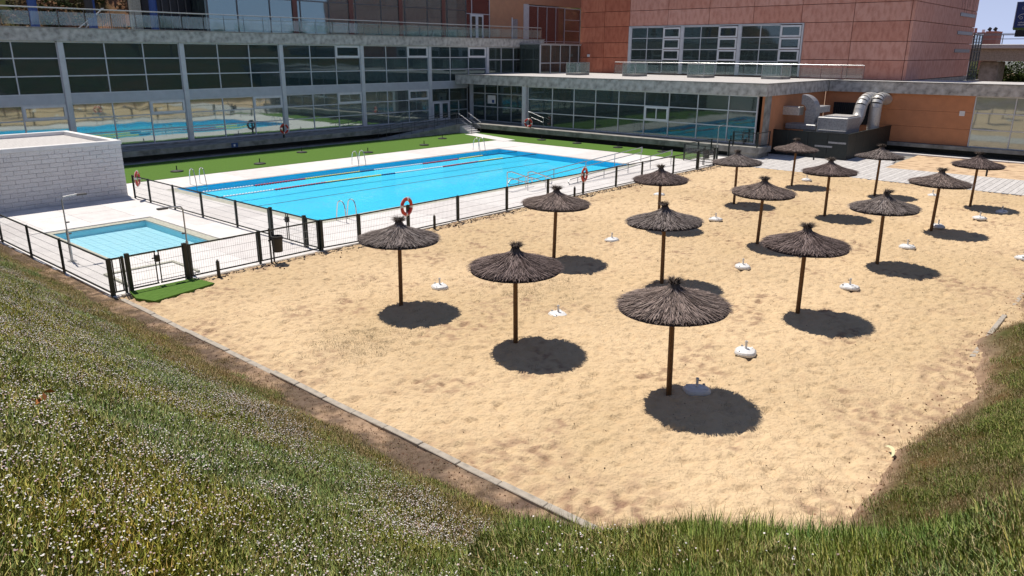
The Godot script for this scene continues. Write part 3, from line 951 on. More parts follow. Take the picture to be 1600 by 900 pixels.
func make_right_wing() -> void:
	var X := 52.3
	var w := thing("glazed_wing", "single-storey glazed wing with concrete roof edge at the pool's end", "building", Vector3.ZERO)
	part("walkway", Vector3(50.95, 0.36, -51.0), Vector3(53.0, 0.78, -22.2), M.plinth, w, 0.02)
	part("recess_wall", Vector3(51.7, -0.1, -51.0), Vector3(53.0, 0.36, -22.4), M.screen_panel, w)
	part("base_curb", Vector3(52.12, 0.78, -44.2), Vector3(52.5, 0.86, -22.9), M.concrete, w, 0.01)
	part("end_block", Vector3(51.15, -0.1, -24.6), Vector3(52.9, 0.355, -22.4), M.concrete, w)
	# the photo's pane widths, read off the mullions
	var zs := [-44.2, -41.5, -39.2, -37.0, -34.75, -32.35, -30.2, -27.8, -25.35, -23.2]
	glazing(w, 2, X, zs, [0.88, 2.0, 3.1, 4.15], M.glass_dark, M.aluminium, [[5, 1]])
	part("window_post", Vector3(52.24, 2.1, -31.31), Vector3(52.29, 3.0, -31.24), M.aluminium_pale, w)
	for e in [[52.05, -44.75], [53.9, -53.0]]: part("pillar", Vector3(e[0], 0.78, e[1]), Vector3(e[0] + 0.4, 4.2, e[1] + 0.42), M.aluminium, w, 0.02)
	# entrance set back beside the corner
	glazing(w, 2, 53.9, [-52.5, -50.9, -49.3, -47.6, -46.0, -44.4], [0.8, 2.1, 3.3, 4.15], M.glass_dark, M.aluminium)
	part("notice", Vector3(53.80, 2.4, -50.5), Vector3(53.83, 3.15, -49.5), M.white_paint, w)
	part("notice_mark", Vector3(53.795, 2.48, -49.95), Vector3(53.798, 2.75, -49.65), M.blue_paint, w)
	part("entrance_floor", Vector3(53.0, 0.36, -53.2), Vector3(54.4, 0.78, -44.2), M.plinth, w)
	# roof: fascia beams, gravel
	var rf := Node3D.new()
	rf.name = "roof"
	w.add_child(rf)
	part("fascia_beam", Vector3(52.0, 4.18, -53.0), Vector3(52.5, 5.0, -22.95), M.fascia, rf, 0.02)
	part("fascia_beam", Vector3(52.0, 4.18, -22.95), Vector3(64.2, 5.001, -22.5), M.fascia, rf, 0.02)
	part("edge_flashing", Vector3(51.95, 5.004, -53.0), Vector3(52.16, 5.05, -22.45), M.concrete, rf)
	part("edge_flashing", Vector3(52.16, 5.004, -22.62), Vector3(64.0, 5.05, -22.45), M.concrete, rf)
	part("gravel", Vector3(52.5, 4.5, -53.0), Vector3(68.0, 4.99, -22.95), M.gravel, rf)
	part("gravel", Vector3(64.25, 4.5, -22.5), Vector3(72.0, 4.985, 6.0), M.gravel, rf)
	part("fascia_beam", Vector3(63.7, 4.18, -22.45), Vector3(64.25, 5.0, 6.0), M.fascia, rf, 0.02)
	part("edge_flashing", Vector3(63.65, 5.004, -22.4), Vector3(63.85, 5.05, 6.0), M.concrete, rf)
	# rooms
	part("ceiling", Vector3(52.5, 4.2, -53.0), Vector3(66.0, 4.45, -22.95), M.interior, w)
	part("floor_slab", Vector3(53.0, 0.3, -53.0), Vector3(66.0, 0.77, -23.0), M.interior_floor, w)
	part("back_wall", Vector3(60.0, 0.77, -53.0), Vector3(60.2, 4.2, -23.0), M.interior, w)
	for k in 3: part("partition", Vector3(55.5, 0.77, -43.5 + k * 5.3), Vector3(58.5, 4.2, -43.35 + k * 5.3), M.interior, w)
	part("end_wall", Vector3(52.6, 0.3, -23.0), Vector3(64.0, 4.18, -22.8), M.render, w)
	part("end_pier", Vector3(52.55, 0.3, -22.8), Vector3(53.2, 4.17, -22.6), M.plinth, w)
	# low handrail behind the glass line by the entrance
	var hr := thing("entrance_handrail", "short grey handrail by the red and white ring at the entrance", "handrail", Vector3(51.6, 0.78, -43.6))
	for y in [0.5, 0.9]:
		var st := start()
		pipe(st, [Vector3(0, y + 0.45, 0), Vector3(0, y, 1.7), Vector3(0, 0, 1.7)], 0.022, 6)
		obj("rail", st, M.rail_light, hr)
	var st0 := start()
	tube(st0, Vector3.ZERO, Vector3(0, 1.35, 0), 0.022, 0.022, 6)
	obj("post", st0, M.rail_light, hr)
	# glazed guard boxes and long railing on the roof
	var q := [[-45.6, -44.3, 60.4], [-39.8, -38.4, 61.2], [-33.9, -32.3, 62.4], [-27.9, -26.2, 64.0]]
	for e in q.size():
		var t := thing("roof_light", ["glass guard box on the white roof beside the glazed link", "glass guard box on the white roof under the first window bay", "glass guard box on the white roof under the middle window bay", "glass guard box on the white roof under the last window bay"][e], "roof light", Vector3(q[e][2], 4.99, (q[e][0] + q[e][1]) / 2), 0.0, "glass guard boxes on the roof")
		var l: float = q[e][1] - q[e][0]
		part("curb", Vector3(-1.0, 0, -l / 2), Vector3(1.0, 0.2, l / 2), M.plinth, t, 0.02)
		for s in [-1.0, 1.0]:
			part("glass_panel", Vector3(s * 0.96 - 0.006, 0.205, -l / 2 + 0.05), Vector3(s * 0.96 + 0.006, 1.1, l / 2 - 0.05), M.clear_glass, t)
			part("glass_panel", Vector3(-0.94, 0.205, s * (l / 2 - 0.04) - 0.006), Vector3(0.94, 1.1, s * (l / 2 - 0.04) + 0.006), M.clear_glass, t)
			part("top_rail", Vector3(s * 0.96 - 0.025, 1.102, -l / 2), Vector3(s * 0.96 + 0.025, 1.15, l / 2), M.rail_light, t)
			for s2 in [-1.0, 1.0]: part("post", Vector3(s * 0.96 - 0.02, 0.2, s2 * (l / 2 - 0.02) - 0.02), Vector3(s * 0.96 + 0.02, 1.1, s2 * (l / 2 - 0.02) + 0.02), M.rail_light, t)
	var rr := thing("roof_railing", "long glass-panelled railing with bright handrail before the red wall's windows", "railing", Vector3.ZERO)
	railing_glass(rr, Vector3(66.4, 4.99, -44.8), Vector3(66.4, 4.99, -20.8), 1.15, 1.7, M.steel)

func make_red_hall() -> void:
	var X := 68.0
	var hall := thing("red_hall", "tall hall clad in weathered red panels with three dark window bays", "building", Vector3.ZERO)
	part("core", Vector3(X + 0.25, 4.0, -50.2), Vector3(89.2, 16.0, -18.35), M.clad_joint, hall)
	var wz := [-44.2, -26.7]
	var rows := [5.0, 6.55, 8.0, 9.55, 11.0, 12.45, 13.9, 15.4]
	var ms := [M.clad, M.clad_b, M.clad, M.clad_c]
	# panels on the long face, leaving the window band free
	for j in rows.size() - 1:
		var y0: float = rows[j]
		var y1: float = rows[j + 1]
		var runs := [[-50.4, -44.35, 1], [-44.35, -18.35, 0]]
		for rn in runs:
			var n := 2 if rn[2] else 6
			for i in n:
				var a: float = lerpf(rn[0], rn[1], float(i) / n)
				var b: float = lerpf(rn[0], rn[1], float(i + 1) / n)
				var m: Material = ([M.clad_deep, M.clad_deep_b][(i + j) % 2]) if rn[2] else ms[(i * 3 + j * 2) % 4]
				if y0 < 9.5 and not rn[2]:
					if b <= wz[1] + 0.1: continue
					a = maxf(a, wz[1])
				part("panel", Vector3(X, y0 + 0.02, a + 0.02), Vector3(X + 0.22, y1 - 0.02, b - 0.02), m, hall, 0.01)
	# end face towards the bridge, with slot windows
	for j in rows.size() - 1:
		for i in 4:
			var a := X + 0.03 + i * 5.3
			part("panel", Vector3(a, rows[j] + 0.02, -18.33), Vector3(a + 5.26, rows[j + 1] - 0.02, -18.1), M.clad_b if (i + j) % 3 else M.clad, hall, 0.01)
	for k in 3: part("slot_window", Vector3(X + 14.5, 7.2 + k * 1.6, -18.098), Vector3(X + 20.4, 7.5 + k * 1.6, -18.03), M.zinc, hall)
	# window band: three bays between grey posts
	var n := 3
	for i in n:
		var a: float = lerpf(wz[0], wz[1], float(i) / n)
		var b: float = lerpf(wz[0], wz[1], float(i + 1) / n)
		part("window_post", Vector3(X - 0.06, 5.1, a - 0.16), Vector3(X + 0.2, 9.45, a + 0.16), M.aluminium, hall, 0.015)
		var bay := Node3D.new()
		bay.name = "window_bay"
		hall.add_child(bay, true)
		var s := (b - a) - 0.36
		glazing(bay, 2, X + 0.02, [a + 0.18, a + 0.18 + s * 0.33, a + 0.18 + s * 0.66], [5.2, 6.35, 7.35, 8.4, 9.4], M.glass_dark, M.aluminium)
		for j in 3:
			var y0 := 6.35 + j * 1.02
			var z0 := a + 0.22 + s * 0.66
			var z1 := b - 0.2
			gpart("casement", 2, X, z0, z1, y0 + 0.02, y0 + 0.16, 0.0, 0.08, M.aluminium_pale, bay)
			gpart("casement", 2, X, z0, z1, y0 + 0.84, y0 + 0.98, 0.0, 0.08, M.aluminium_pale, bay)
			gpart("casement", 2, X, z0, z0 + 0.14, y0 + 0.16, y0 + 0.84, 0.0, 0.08, M.aluminium_pale, bay)
			gpart("casement", 2, X, z1 - 0.14, z1, y0 + 0.16, y0 + 0.84, 0.0, 0.08, M.aluminium_pale, bay)
			gpart("pane", 2, X, z0 + 0.14, z1 - 0.14, y0 + 0.16, y0 + 0.84, 0.0, 0.02, M.glass_dark, bay)
		gpart("pane", 2, X, a + 0.22 + s * 0.66, b - 0.2, 5.2, 6.33, 0.0, 0.02, M.glass_dark, bay)
	part("window_post", Vector3(X - 0.06, 5.1, wz[1] - 0.16), Vector3(X + 0.2, 9.45, wz[1] - 0.004), M.aluminium, hall, 0.015)
	part("head_frame", Vector3(X - 0.055, 9.455, wz[0] - 0.16), Vector3(X + 0.2, 9.54, wz[1]), M.aluminium, hall)
	# dark run-off stains below the roof edge
	for k in 9:
		var xs := X + 14.6 + k * 0.66 + 0.2 * sin(k * 2.3)
		part("runoff_stain", Vector3(xs, 11.0 + 0.45 * sin(k * 1.7), -18.099), Vector3(xs + 0.10 + 0.06 * sin(k * 3.1), 12.9, -18.096), M.clad_joint, hall)
	part("base_course", Vector3(X - 0.05, 4.6, -18.4), Vector3(X + 21.3, 4.97, -18.05), M.concrete, hall)
	# glazed stair at the far end
	var sg := thing("stair_tower", "narrow glazed stair tower at the far end of the red hall", "building", Vector3.ZERO)
	glazing(sg, 0, -18.0, [89.35, 90.5, 91.7, 92.9], [4.6, 5.5, 6.4, 7.3, 8.2, 8.9], M.glass_left, M.rail_grey)
	part("cap", Vector3(89.3, 8.95, -19.6), Vector3(93.0, 9.05, -17.95), M.rail_light, sg)
	part("foot", Vector3(86.0, 4.0, -18.6), Vector3(94.0, 4.55, -17.8), M.concrete, sg)
	# glazed link standing on the roof
	var lk := thing("glazed_link", "dark glazed link on the roof between the hall and the red wall", "building", Vector3.ZERO)
	glazing(lk, 0, -50.3, [61.3, 62.9, 64.5, 66.1, 67.6, 68.3], [5.0, 6.0, 7.75], M.glass_dark, M.aluminium)
	part("cap", Vector3(61.2, 7.79, -53.0), Vector3(68.4, 7.9, -50.2), M.rail_light, lk)
	part("side", Vector3(61.25, 5.0, -53.0), Vector3(61.3, 7.78, -50.4), M.glass_dark, lk)
	part("wall_lamp", Vector3(67.8, 6.6, -49.3), Vector3(67.98, 6.85, -49.05), M.white_plastic, lk)

# ---------------------------------------------------------------- service corner and orange wall
func elbow(pts: Array, steps := 8) -> Array:
	# rounds a polyline with Bezier corners
	var o := [pts[0]]
	for i in range(1, pts.size() - 1):
		var a: Vector3 = (pts[i - 1] + pts[i]) / 2 if i > 1 else pts[0].lerp(pts[1], 0.45)
		var b: Vector3 = (pts[i] + pts[i + 1]) / 2 if i < pts.size() - 2 else pts[i + 1].lerp(pts[i], 0.45)
		for k in steps + 1:
			var t := float(k) / steps
			o.append(a.lerp(pts[i], t).lerp((pts[i] as Vector3).lerp(b, t), t))
	o.append(pts[-1])
	return o

func make_service_corner() -> void:
	var ow := thing("orange_block", "low orange rendered block with pale window band beside the ducts", "building", Vector3.ZERO)
	# rendered wall in courses with fine shadow joints
	for j in 3:
		part("render_course", Vector3(64.0, 0.62 + j * 1.19, -22.75), Vector3(64.3, 1.80 + j * 1.19 - 0.004, -12.15), M.render, ow)
	part("core", Vector3(64.25, 0.5, -22.75), Vector3(71.0, 4.45, -12.2), M.interior, ow)
	part("plinth_beam", Vector3(63.6, 0.32, -22.0), Vector3(65.0, 0.60, 6.0), M.plinth, ow, 0.02)
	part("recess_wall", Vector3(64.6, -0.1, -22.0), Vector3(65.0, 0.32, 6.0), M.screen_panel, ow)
	glazing(ow, 2, 64.0, [-12.1, -9.6, -7.1, -4.6, -2.1, 0.4], [0.62, 1.85, 3.0, 4.15], M.glass_pale, M.aluminium)
	part("back_wall", Vector3(68.0, 0.6, -12.2), Vector3(68.2, 4.4, 1.0), M.interior, ow)
	part("floor_slab", Vector3(64.1, 0.3, -12.2), Vector3(68.0, 0.58, 1.0), M.interior_floor, ow)
	part("vent_plate", Vector3(63.96, 2.75, -13.0), Vector3(63.995, 3.1, -12.65), M.white_plastic, ow)
	part("louvre_panel", Vector3(63.93, 1.7, -22.0), Vector3(63.99, 3.35, -18.7), M.louvre, ow)
	for k in 22: part("slat", Vector3(63.88, 1.7, -21.98 + k * 0.15), Vector3(63.928, 3.34, -21.93 + k * 0.15), M.screen_panel, ow)
	var en := thing("equipment_screen", "dark green panelled screen round the rooftop-style machines", "enclosure", Vector3.ZERO)
	for k in 4: part("panel", Vector3(54.5, 0.0, -23.0 + k * 1.38), Vector3(54.56, 1.76, -23.0 + k * 1.38 + 1.365), M.screen_panel, en, 0.008)
	for k in 6: part("panel", Vector3(54.58 + k * 1.57, 0.0, -17.56), Vector3(54.58 + k * 1.57 + 1.555, 1.76, -17.5), M.screen_panel, en, 0.008)
	part("top_rail", Vector3(54.47, 1.765, -23.0), Vector3(54.6, 1.80, -17.46), M.fence_green, en)
	part("top_rail", Vector3(54.605, 1.765, -17.6), Vector3(64.0, 1.80, -17.46), M.fence_green, en)
	for k in 3: part("louvre", Vector3(54.47, 0.5 + 0.3 * k, -20.6 + 0.9 * k), Vector3(54.498, 0.62 + 0.3 * k, -19.4 + 0.9 * k), M.zinc, en)
	# machines standing in the enclosure
	var ah := thing("air_handler", "grey box air handling unit rising above the dark screen", "air unit", Vector3(57.2, 0, -20.0))
	part("casing", Vector3(-1.4, 0.9, -0.2), Vector3(1.3, 2.75, 1.9), M.zinc, ah, 0.05)
	part("drip_tray", Vector3(-1.7, 1.80, 0.0), Vector3(-1.42, 1.88, 1.9), M.galvanised, ah)
	part("skid", Vector3(-1.4, 0.0, -0.2), Vector3(1.3, 0.9, 1.7), M.screen_panel, ah)
	part("side_hood", Vector3(-1.2, 1.75, -2.6), Vector3(0.2, 2.15, -0.35), M.zinc, ah, 0.06)
	part("lid", Vector3(-0.9, 2.755, 0.1), Vector3(1.2, 2.82, 1.8), M.galvanised, ah)
	var du := thing("square_duct", "bent rectangular galvanised duct against the orange end wall", "duct", Vector3(56.6, 0, -20.9))
	part("riser", Vector3(-0.4, 1.2, -0.4), Vector3(0.5, 3.1, 0.35), M.zinc, du, 0.03)
	var st := start()
	for k in 7:
		var t0 := PI / 2 * k / 7
		var t1 := PI / 2 * (k + 1) / 7
		var c := Vector3(0.05, 3.1, -0.75)
		for e in [[t0, t1]]:
			var p := []
			for q in [[0.42, e[0]], [1.10, e[0]], [1.10, e[1]], [0.42, e[1]]]: p.append(c + Vector3(0, sin(q[1]), cos(q[1])) * q[0])
			for s in [-0.42, 0.42]: quad(st, p[0] + Vector3(s, 0, 0), p[1] + Vector3(s, 0, 0), p[2] + Vector3(s, 0, 0), p[3] + Vector3(s, 0, 0), Vector3(signf(s), 0, 0))
			quad(st, p[1] - Vector3(0.42, 0, 0), p[1] + Vector3(0.42, 0, 0), p[2] + Vector3(0.42, 0, 0), p[2] - Vector3(0.42, 0, 0), (p[1] - c).normalized())
			quad(st, p[0] - Vector3(0.42, 0, 0), p[0] + Vector3(0.42, 0, 0), p[3] + Vector3(0.42, 0, 0), p[3] - Vector3(0.42, 0, 0), -(p[0] - c).normalized())
	obj("bend", st, M.zinc, du)
	part("outlet", Vector3(-0.75, 2.75, -2.3), Vector3(0.1, 3.35, -0.7), M.galvanised, du, 0.02)
	part("cross_duct", Vector3(0.55, 2.9, -0.4), Vector3(2.6, 3.35, 0.3), M.zinc, du, 0.02)
	part("shelf", Vector3(0.8, 2.55, 0.35), Vector3(2.9, 2.61, 1.3), M.galvanised, du)
	part("sloping_duct", Vector3(-0.35, 1.5, 0.36), Vector3(0.45, 2.3, 1.0), M.zinc, du, 0.03)
	for e in [["silver round duct curving from the grey air unit up the orange wall", [Vector3(58.4, 2.15, -18.9), Vector3(60.4, 2.1, -18.9), Vector3(60.9, 3.95, -18.9), Vector3(63.98, 3.75, -18.9)]], ["silver round duct rising from the screen's corner into the orange wall", [Vector3(61.7, 1.1, -18.15), Vector3(61.7, 2.4, -18.15), Vector3(61.8, 4.0, -18.15), Vector3(63.98, 3.7, -18.1)]]]:
		var t := thing("round_duct", e[0], "duct", e[1][0], 0.0, "silver round ducts")
		var loc := []
		for p in e[1]: loc.append(p - e[1][0])
		var pts := elbow(loc, 6)
		var rr := 0.42
		for i in pts.size() - 1:
			if ((pts[i + 1] - pts[i]) as Vector3).length() < 0.02: continue
			st = start()
			tube(st, pts[i], pts[i + 1], rr, rr, 20, false)
			obj("segment", st, M.galvanised, t)
			if i > 0:
				st = start()
				var d: Vector3 = (pts[i + 1] - pts[i]).normalized()
				tube(st, pts[i] - d * 0.03, pts[i] + d * 0.03, rr + 0.012, rr + 0.012, 20, false)
				obj("collar", st, M.galvanised, t)

# ---------------------------------------------------------------- white block building
func make_white_block() -> void:
	var b := thing("block_building", "low white concrete block building with flat parapet roof", "building", Vector3.ZERO)
	var X1 := 15.6; var X0 := -2.0; var Z1 := -39.35; var Z0 := -46.3; var H := 2.8
	part("mortar_core", Vector3(X0, -0.1, Z0 + 0.1), Vector3(X1 - 0.03, H - 0.2, Z1 - 0.03), M.mortar, b)
	var bl := 0.60
	var bh := 0.20
	var ms := [M.block, M.block_b, M.block, M.block_c, M.block]
	var mesh := box_mesh(Vector3(bl - 0.012, bh - 0.012, 0.1), 0.006)
	var mesh2 := box_mesh(Vector3(0.1, bh - 0.012, bl - 0.012), 0.006)
	var half := box_mesh(Vector3(bl / 2 - 0.012, bh - 0.012, 0.1), 0.006)
	for j in 13:
		var x := X1 - (bl / 2 if j % 2 else 0.0)
		var y := j * bh + bh / 2
		if j % 2: put("block", half, ms[rng.randi() % 5], b, Vector3(X1 - bl / 4, y, Z1 - 0.05))
		while x > 6.4:
			put("block", mesh, ms[rng.randi() % 5], b, Vector3(x - bl / 2, y, Z1 - 0.05 + rng.randf_range(0, 0.006)))
			x -= bl
	part("render_face", Vector3(X0, 0, Z1 - 0.1), Vector3(6.2, H - 0.2, Z1), M.block, b)
	part("side_face", Vector3(X1 - 0.04, 0, Z0), Vector3(X1 - 0.002, H - 0.2, Z1 - 0.102), M.block, b)
	# parapet round a recessed metal roof
	part("parapet", Vector3(X0, H - 0.2, Z1 - 0.28), Vector3(X1 + 0.03, H, Z1 + 0.03), M.white_paint, b, 0.015)
	part("parapet", Vector3(X0, H - 0.2, Z0), Vector3(X1 + 0.03, H, Z0 + 0.3), M.white_paint, b, 0.015)
	part("parapet", Vector3(X1 - 0.28, H - 0.2, Z0 + 0.302), Vector3(X1 + 0.028, H, Z1 - 0.282), M.white_paint, b, 0.015)
	part("roof_sheet", Vector3(X0, H - 0.4, Z0 + 0.3), Vector3(X1 - 0.28, H - 0.26, Z1 - 0.28), M.roof_metal, b)
	for k in 28: part("roof_rib", Vector3(X0, H - 0.258, Z0 + 0.42 + k * 0.226), Vector3(X1 - 0.3, H - 0.225, Z0 + 0.46 + k * 0.226), M.roof_metal, b)
	part("tall_post", Vector3(X1 + 0.04, 0, -39.9), Vector3(X1 + 0.14, 2.0, -39.8), M.fence_green, b)

# ---------------------------------------------------------------- beyond the buildings
func make_far_things() -> void:
	# road bridge
	var br := thing("road_bridge", "concrete road bridge with railing beyond the red hall", "bridge", Vector3.ZERO)
	part("deck_beam", Vector3(108.0, 6.3, -40.0), Vector3(116.0, 7.7, 60.0), M.kerb, br, 0.05)
	part("edge_beam", Vector3(107.5, 7.72, -40.0), Vector3(116.0, 8.2, 60.0), M.deck_b, br, 0.05)
	part("pier", Vector3(109.0, -1.0, -20.9), Vector3(113.0, 6.25, -18.9), M.concrete, br, 0.1)
	for k in 30:
		part("rail_post", Vector3(107.7, 8.2, -38.0 + k * 2.4), Vector3(107.78, 9.3, -37.92 + k * 2.4), M.zinc, br)
	for y in [8.75, 9.25]:
		part("rail", Vector3(107.69, y, -40.0), Vector3(107.79, y + 0.07, 40.0), M.zinc, br)
	# houses beyond the bridge
	var hs := thing("pink_house", "distant pink house with flat roof and dark dishes beyond the bridge", "house", Vector3(300.0, 0, -57.0))
	part("wall", Vector3(-4, 0, -4.2), Vector3(4, 14.0, 3.6), M.pink_wall, hs)
	part("chimney", Vector3(-2, 14.0, -3.4), Vector3(-1, 15.4, -2.8), M.pink_wall, hs)
	part("chimney", Vector3(-2, 14.0, -1.2), Vector3(-1, 14.9, -0.5), M.white_paint, hs)
	part("parapet", Vector3(-4.1, 14.005, 0.4), Vector3(4.1, 14.3, 3.7), M.clad_deep, hs)
	for e in [1.6, 3.2]:
		var st := start()
		tube(st, Vector3(-3.5, 14.0, e), Vector3(-3.5, 15.0, e), 0.08, 0.08, 6)
		tube(st, Vector3(-3.5, 14.6, e - 0.6), Vector3(-3.7, 15.3, e - 0.1), 0.55, 0.5, 10)
		obj("dish", st, M.black_plastic, hs)
	var gb := thing("white_gable_house", "distant low white gabled house at the red hall's edge", "house", Vector3(290.0, 0, -59.0))
	part("wall", Vector3(-3, 0, -3.4), Vector3(3, 12.2, 1.6), M.white_paint, gb)
	var sg := start()
	for s in [-1.0, 1.0]: quad(sg, Vector3(-3.2, 13.9, -0.9), Vector3(3.2, 13.9, -0.9), Vector3(3.2, 12.0, -0.9 + s * 3.0), Vector3(-3.2, 12.0, -0.9 + s * 3.0), Vector3(0, 0.8, s * 0.5).normalized())
	obj("roof", sg, M.white_paint, gb)
	part("chimney", Vector3(-1, 13.4, -3.0), Vector3(0, 15.3, -1.6), M.clad_deep, gb)
	# advertising board, seen edge-on at the frame's side
	var sn := thing("billboard", "dark blue board with white car symbol and green lower edge", "sign", Vector3(86.0, 0, -14.2))
	part("board", Vector3(0, 9.25, -0.1), Vector3(0.35, 11.65, 4.0), M.sign_blue, sn, 0.02)
	part("green_band", Vector3(-0.012, 9.2, -0.12), Vector3(0.36, 9.4, 4.02), M.sign_green, sn)
	part("pale_edge", Vector3(-0.02, 9.3, -0.16), Vector3(0.37, 11.65, -0.11), M.sign_white, sn)
	part("box", Vector3(0.0, 8.62, 0.1), Vector3(0.9, 9.19, 3.6), M.black_plastic, sn)
	part("mast", Vector3(0.36, 0.0, 1.8), Vector3(0.9, 8.62, 2.3), M.black_plastic, sn)
	part("stay_arm", Vector3(0.2, 8.75, -3.0), Vector3(0.24, 8.79, 0.1), M.zinc, sn)
	part("stay_arm", Vector3(0.2, 8.9, -3.0), Vector3(0.24, 8.94, 0.1), M.zinc, sn)
	var fnt := SystemFont.new()
	fnt.font_names = PackedStringArray(["Droid Sans"])
	for e in [["CE", 0.22, 11.1, 0.30]]:
		var tm := TextMesh.new()
		tm.text = e[0]
		tm.font = fnt
		tm.font_size = 64
		tm.pixel_size = e[1] / 46.0
		tm.depth = 0.01
		tm.horizontal_alignment = HORIZONTAL_ALIGNMENT_LEFT
		put("lettering", tm, M.sign_white, sn, Vector3(-0.02, e[2], e[3]), Basis(Vector3.UP, -PI / 2))
	# two lines of print too small to read: broken strokes at their size
	for ln in 2:
		for k in 9:
			part("small_print", Vector3(-0.012, 9.80 - ln * 0.2 - 0.015 * (k % 2), 0.2 + k * 0.1), Vector3(-0.002, 9.88 - ln * 0.2 + 0.02 * ((k + ln) % 3), 0.27 + k * 0.1), M.sign_white, sn)
	var st := start()
	var c0 := Vector3(-0.02, 10.3, 0.6)
	var prev := Vector3.ZERO
	for k in 9:
		var t := PI * k / 8.0
		var p := c0 + Vector3(0, 0.30 * sin(t), -0.48 * cos(t))
		if k: tube(st, prev, p, 0.035, 0.035, 6)
		prev = p
	for s in [-0.24, 0.3]:
		for k in 12:
			var a := TAU * k / 12
			var b := TAU * (k + 1) / 12
			tube(st, c0 + Vector3(0, 0.11 * sin(a) - 0.05, s + 0.11 * cos(a)), c0 + Vector3(0, 0.11 * sin(b) - 0.05, s + 0.11 * cos(b)), 0.03, 0.03, 5)
	obj("car_symbol", st, M.sign_white, sn)

# ---------------------------------------------------------------- fences
# a run of posts with rails and welded wire panels; each post and panel is a part
func fence_run(called: String, label: String, pts: Array, double := false, h := 1.13) -> Node3D:
	var f := thing(called, label, "fence", Vector3.ZERO)
	for i in pts.size():
		var p: Vector3 = pts[i]
		part("post", p + Vector3(-0.035, -0.1, -0.035), p + Vector3(0.035, h + 0.02, 0.035), M.fence_green, f, 0.006)
	for i in pts.size() - 1: wire_panel(f, pts[i], pts[i + 1], h)
	return f

func wire_panel(f: Node, a: Vector3, b: Vector3, h: float, gap := 0.07) -> void:
	var d := (b - a).normalized()
	var p := a + d * gap
	var q := b - d * gap
	var bs := Basis(d, Vector3.UP, d.cross(Vector3.UP))
	var l := (q - p).length()
	for e in [[h - 0.02, 0.045, "top_rail"], [0.10, 0.04, "bottom_rail"]]:
		put(e[2], box_mesh(Vector3(l + 0.07, e[1], 0.04)), M.fence_green, f, (p + q) / 2 + Vector3(0, e[0], 0), bs)
	for e in [p, q]: put("side_bar", box_mesh(Vector3(0.03, h - 0.17, 0.03)), M.fence_green, f, e + Vector3(0, h / 2 + 0.04, 0), bs)
	var st := start()
	var n := int(l / 0.075)
	for k in range(1, n):
		var c := p + d * (l * k / n)
		bx(st, c + Vector3(0, h / 2 + 0.03, 0), Vector3(0.004, h - 0.15, 0.004), 0.0, bs)
	for y in [0.3, 0.56, 0.82]: bx(st, (p + q) / 2 + Vector3(0, y, 0) + bs.z * 0.006, Vector3(l, 0.008, 0.008), 0.0, bs)
	var o := obj("wire_mesh", st, M.wire, f)
	o.set_meta("kind", "stuff")

func gate_pair(label: String, a: Vector3, b: Vector3, leaves: int) -> void:
	var g := thing("gate", label, "gate", Vector3.ZERO)
	var d := (b - a).normalized()
	for p in [a, b]: part("gate_post", p + Vector3(-0.06, -0.1, -0.06), p + Vector3(0.06, 1.2, 0.06), M.fence_green, g, 0.008)
	var l := (b - a).length() / leaves
	for k in leaves: wire_panel(g, a + d * (l * k), a + d * (l * (k + 1)), 1.13, 0.06)
	var m := a + d * l if leaves == 2 else b - d * 0.1
	part("lock_box", m + Vector3(-0.07, 0.78, -0.07), m + Vector3(0.07, 0.98, 0.07), M.black_plastic, g, 0.01)
	var st := start()
	tube(st, m + Vector3(-0.18, 0.92, 0.06), m + Vector3(0.0, 0.92, 0.06), 0.02, 0.02, 6)
	obj("handle", st, M.black_plastic, g)

func make_fences() -> void:
	var zf := -23.12
	var v := func(x: float, z: float) -> Vector3: return Vector3(x, 0.02, z)
	fence_run("mesh_fence", "dark mesh fence of the children's pool along the foot of the bank", [v.call(8.28, -38.9), v.call(8.28, -36.2), v.call(8.28, -33.06), v.call(8.28, -29.9), v.call(8.3, -26.9), v.call(8.3, zf)])
	fence_run("mesh_fence", "short piece of dark mesh fence between bank corner and double gate", [v.call(8.36, zf), v.call(8.72, zf)])
	gate_pair("dark mesh double gate with lock opening onto the green mat", v.call(8.86, zf), v.call(10.62, zf), 2)
	fence_run("mesh_fence", "dark mesh fence behind the litter bin, between children's pool and sand", [v.call(10.74, zf), v.call(13.2, zf), v.call(15.62, zf)])
	fence_run("mesh_fence", "dark mesh fence between the children's terrace and the large pool", [v.call(15.62, -38.6), v.call(15.62, -36.9), v.call(15.62, -34.4), v.call(15.62, -31.8), v.call(15.62, -28.9), v.call(15.62, -26.4)])
	gate_pair("dark mesh gate between the two pools beside the fence corner", v.call(15.62, -26.28), v.call(15.62, -24.0), 2)
	fence_run("mesh_fence", "short dark mesh panel joining gate and sand-side fence", [v.call(15.62, -23.9), v.call(15.66, zf + 0.1)])
	var zz := -22.95
	fence_run("mesh_fence", "long dark mesh fence between the sand and the large pool", [v.call(15.72, zf), v.call(17.3, zz), v.call(19.75, zz), v.call(22.55, zz), v.call(25.7, zz), v.call(28.7, zz), v.call(31.6, zz), v.call(34.6, zz), v.call(37.2, zz), v.call(40.7, zz), v.call(43.6, zz)])
	gate_pair("dark mesh gate with bin beside it at the far end of the sand", v.call(43.75, zz), v.call(45.9, zz), 1)
	fence_run("mesh_fence", "dark mesh pen round the shower at the glazed wing's end", [v.call(46.3, -22.95), v.call(46.9, -25.7), v.call(48.85, -25.7), v.call(50.8, -25.7)])
	fence_run("mesh_fence", "short dark mesh fence beside the shower by the glazed wing", [v.call(50.9, -24.4), v.call(52.2, -23.9), v.call(53.1, -23.6)])
	fence_run("balcony_fence", "dark guard rail on the glazed wing's walkway end", [Vector3(51.05, 0.78, -24.2), Vector3(51.05, 0.78, -22.4), Vector3(52.9, 0.78, -22.35)], false, 1.0)

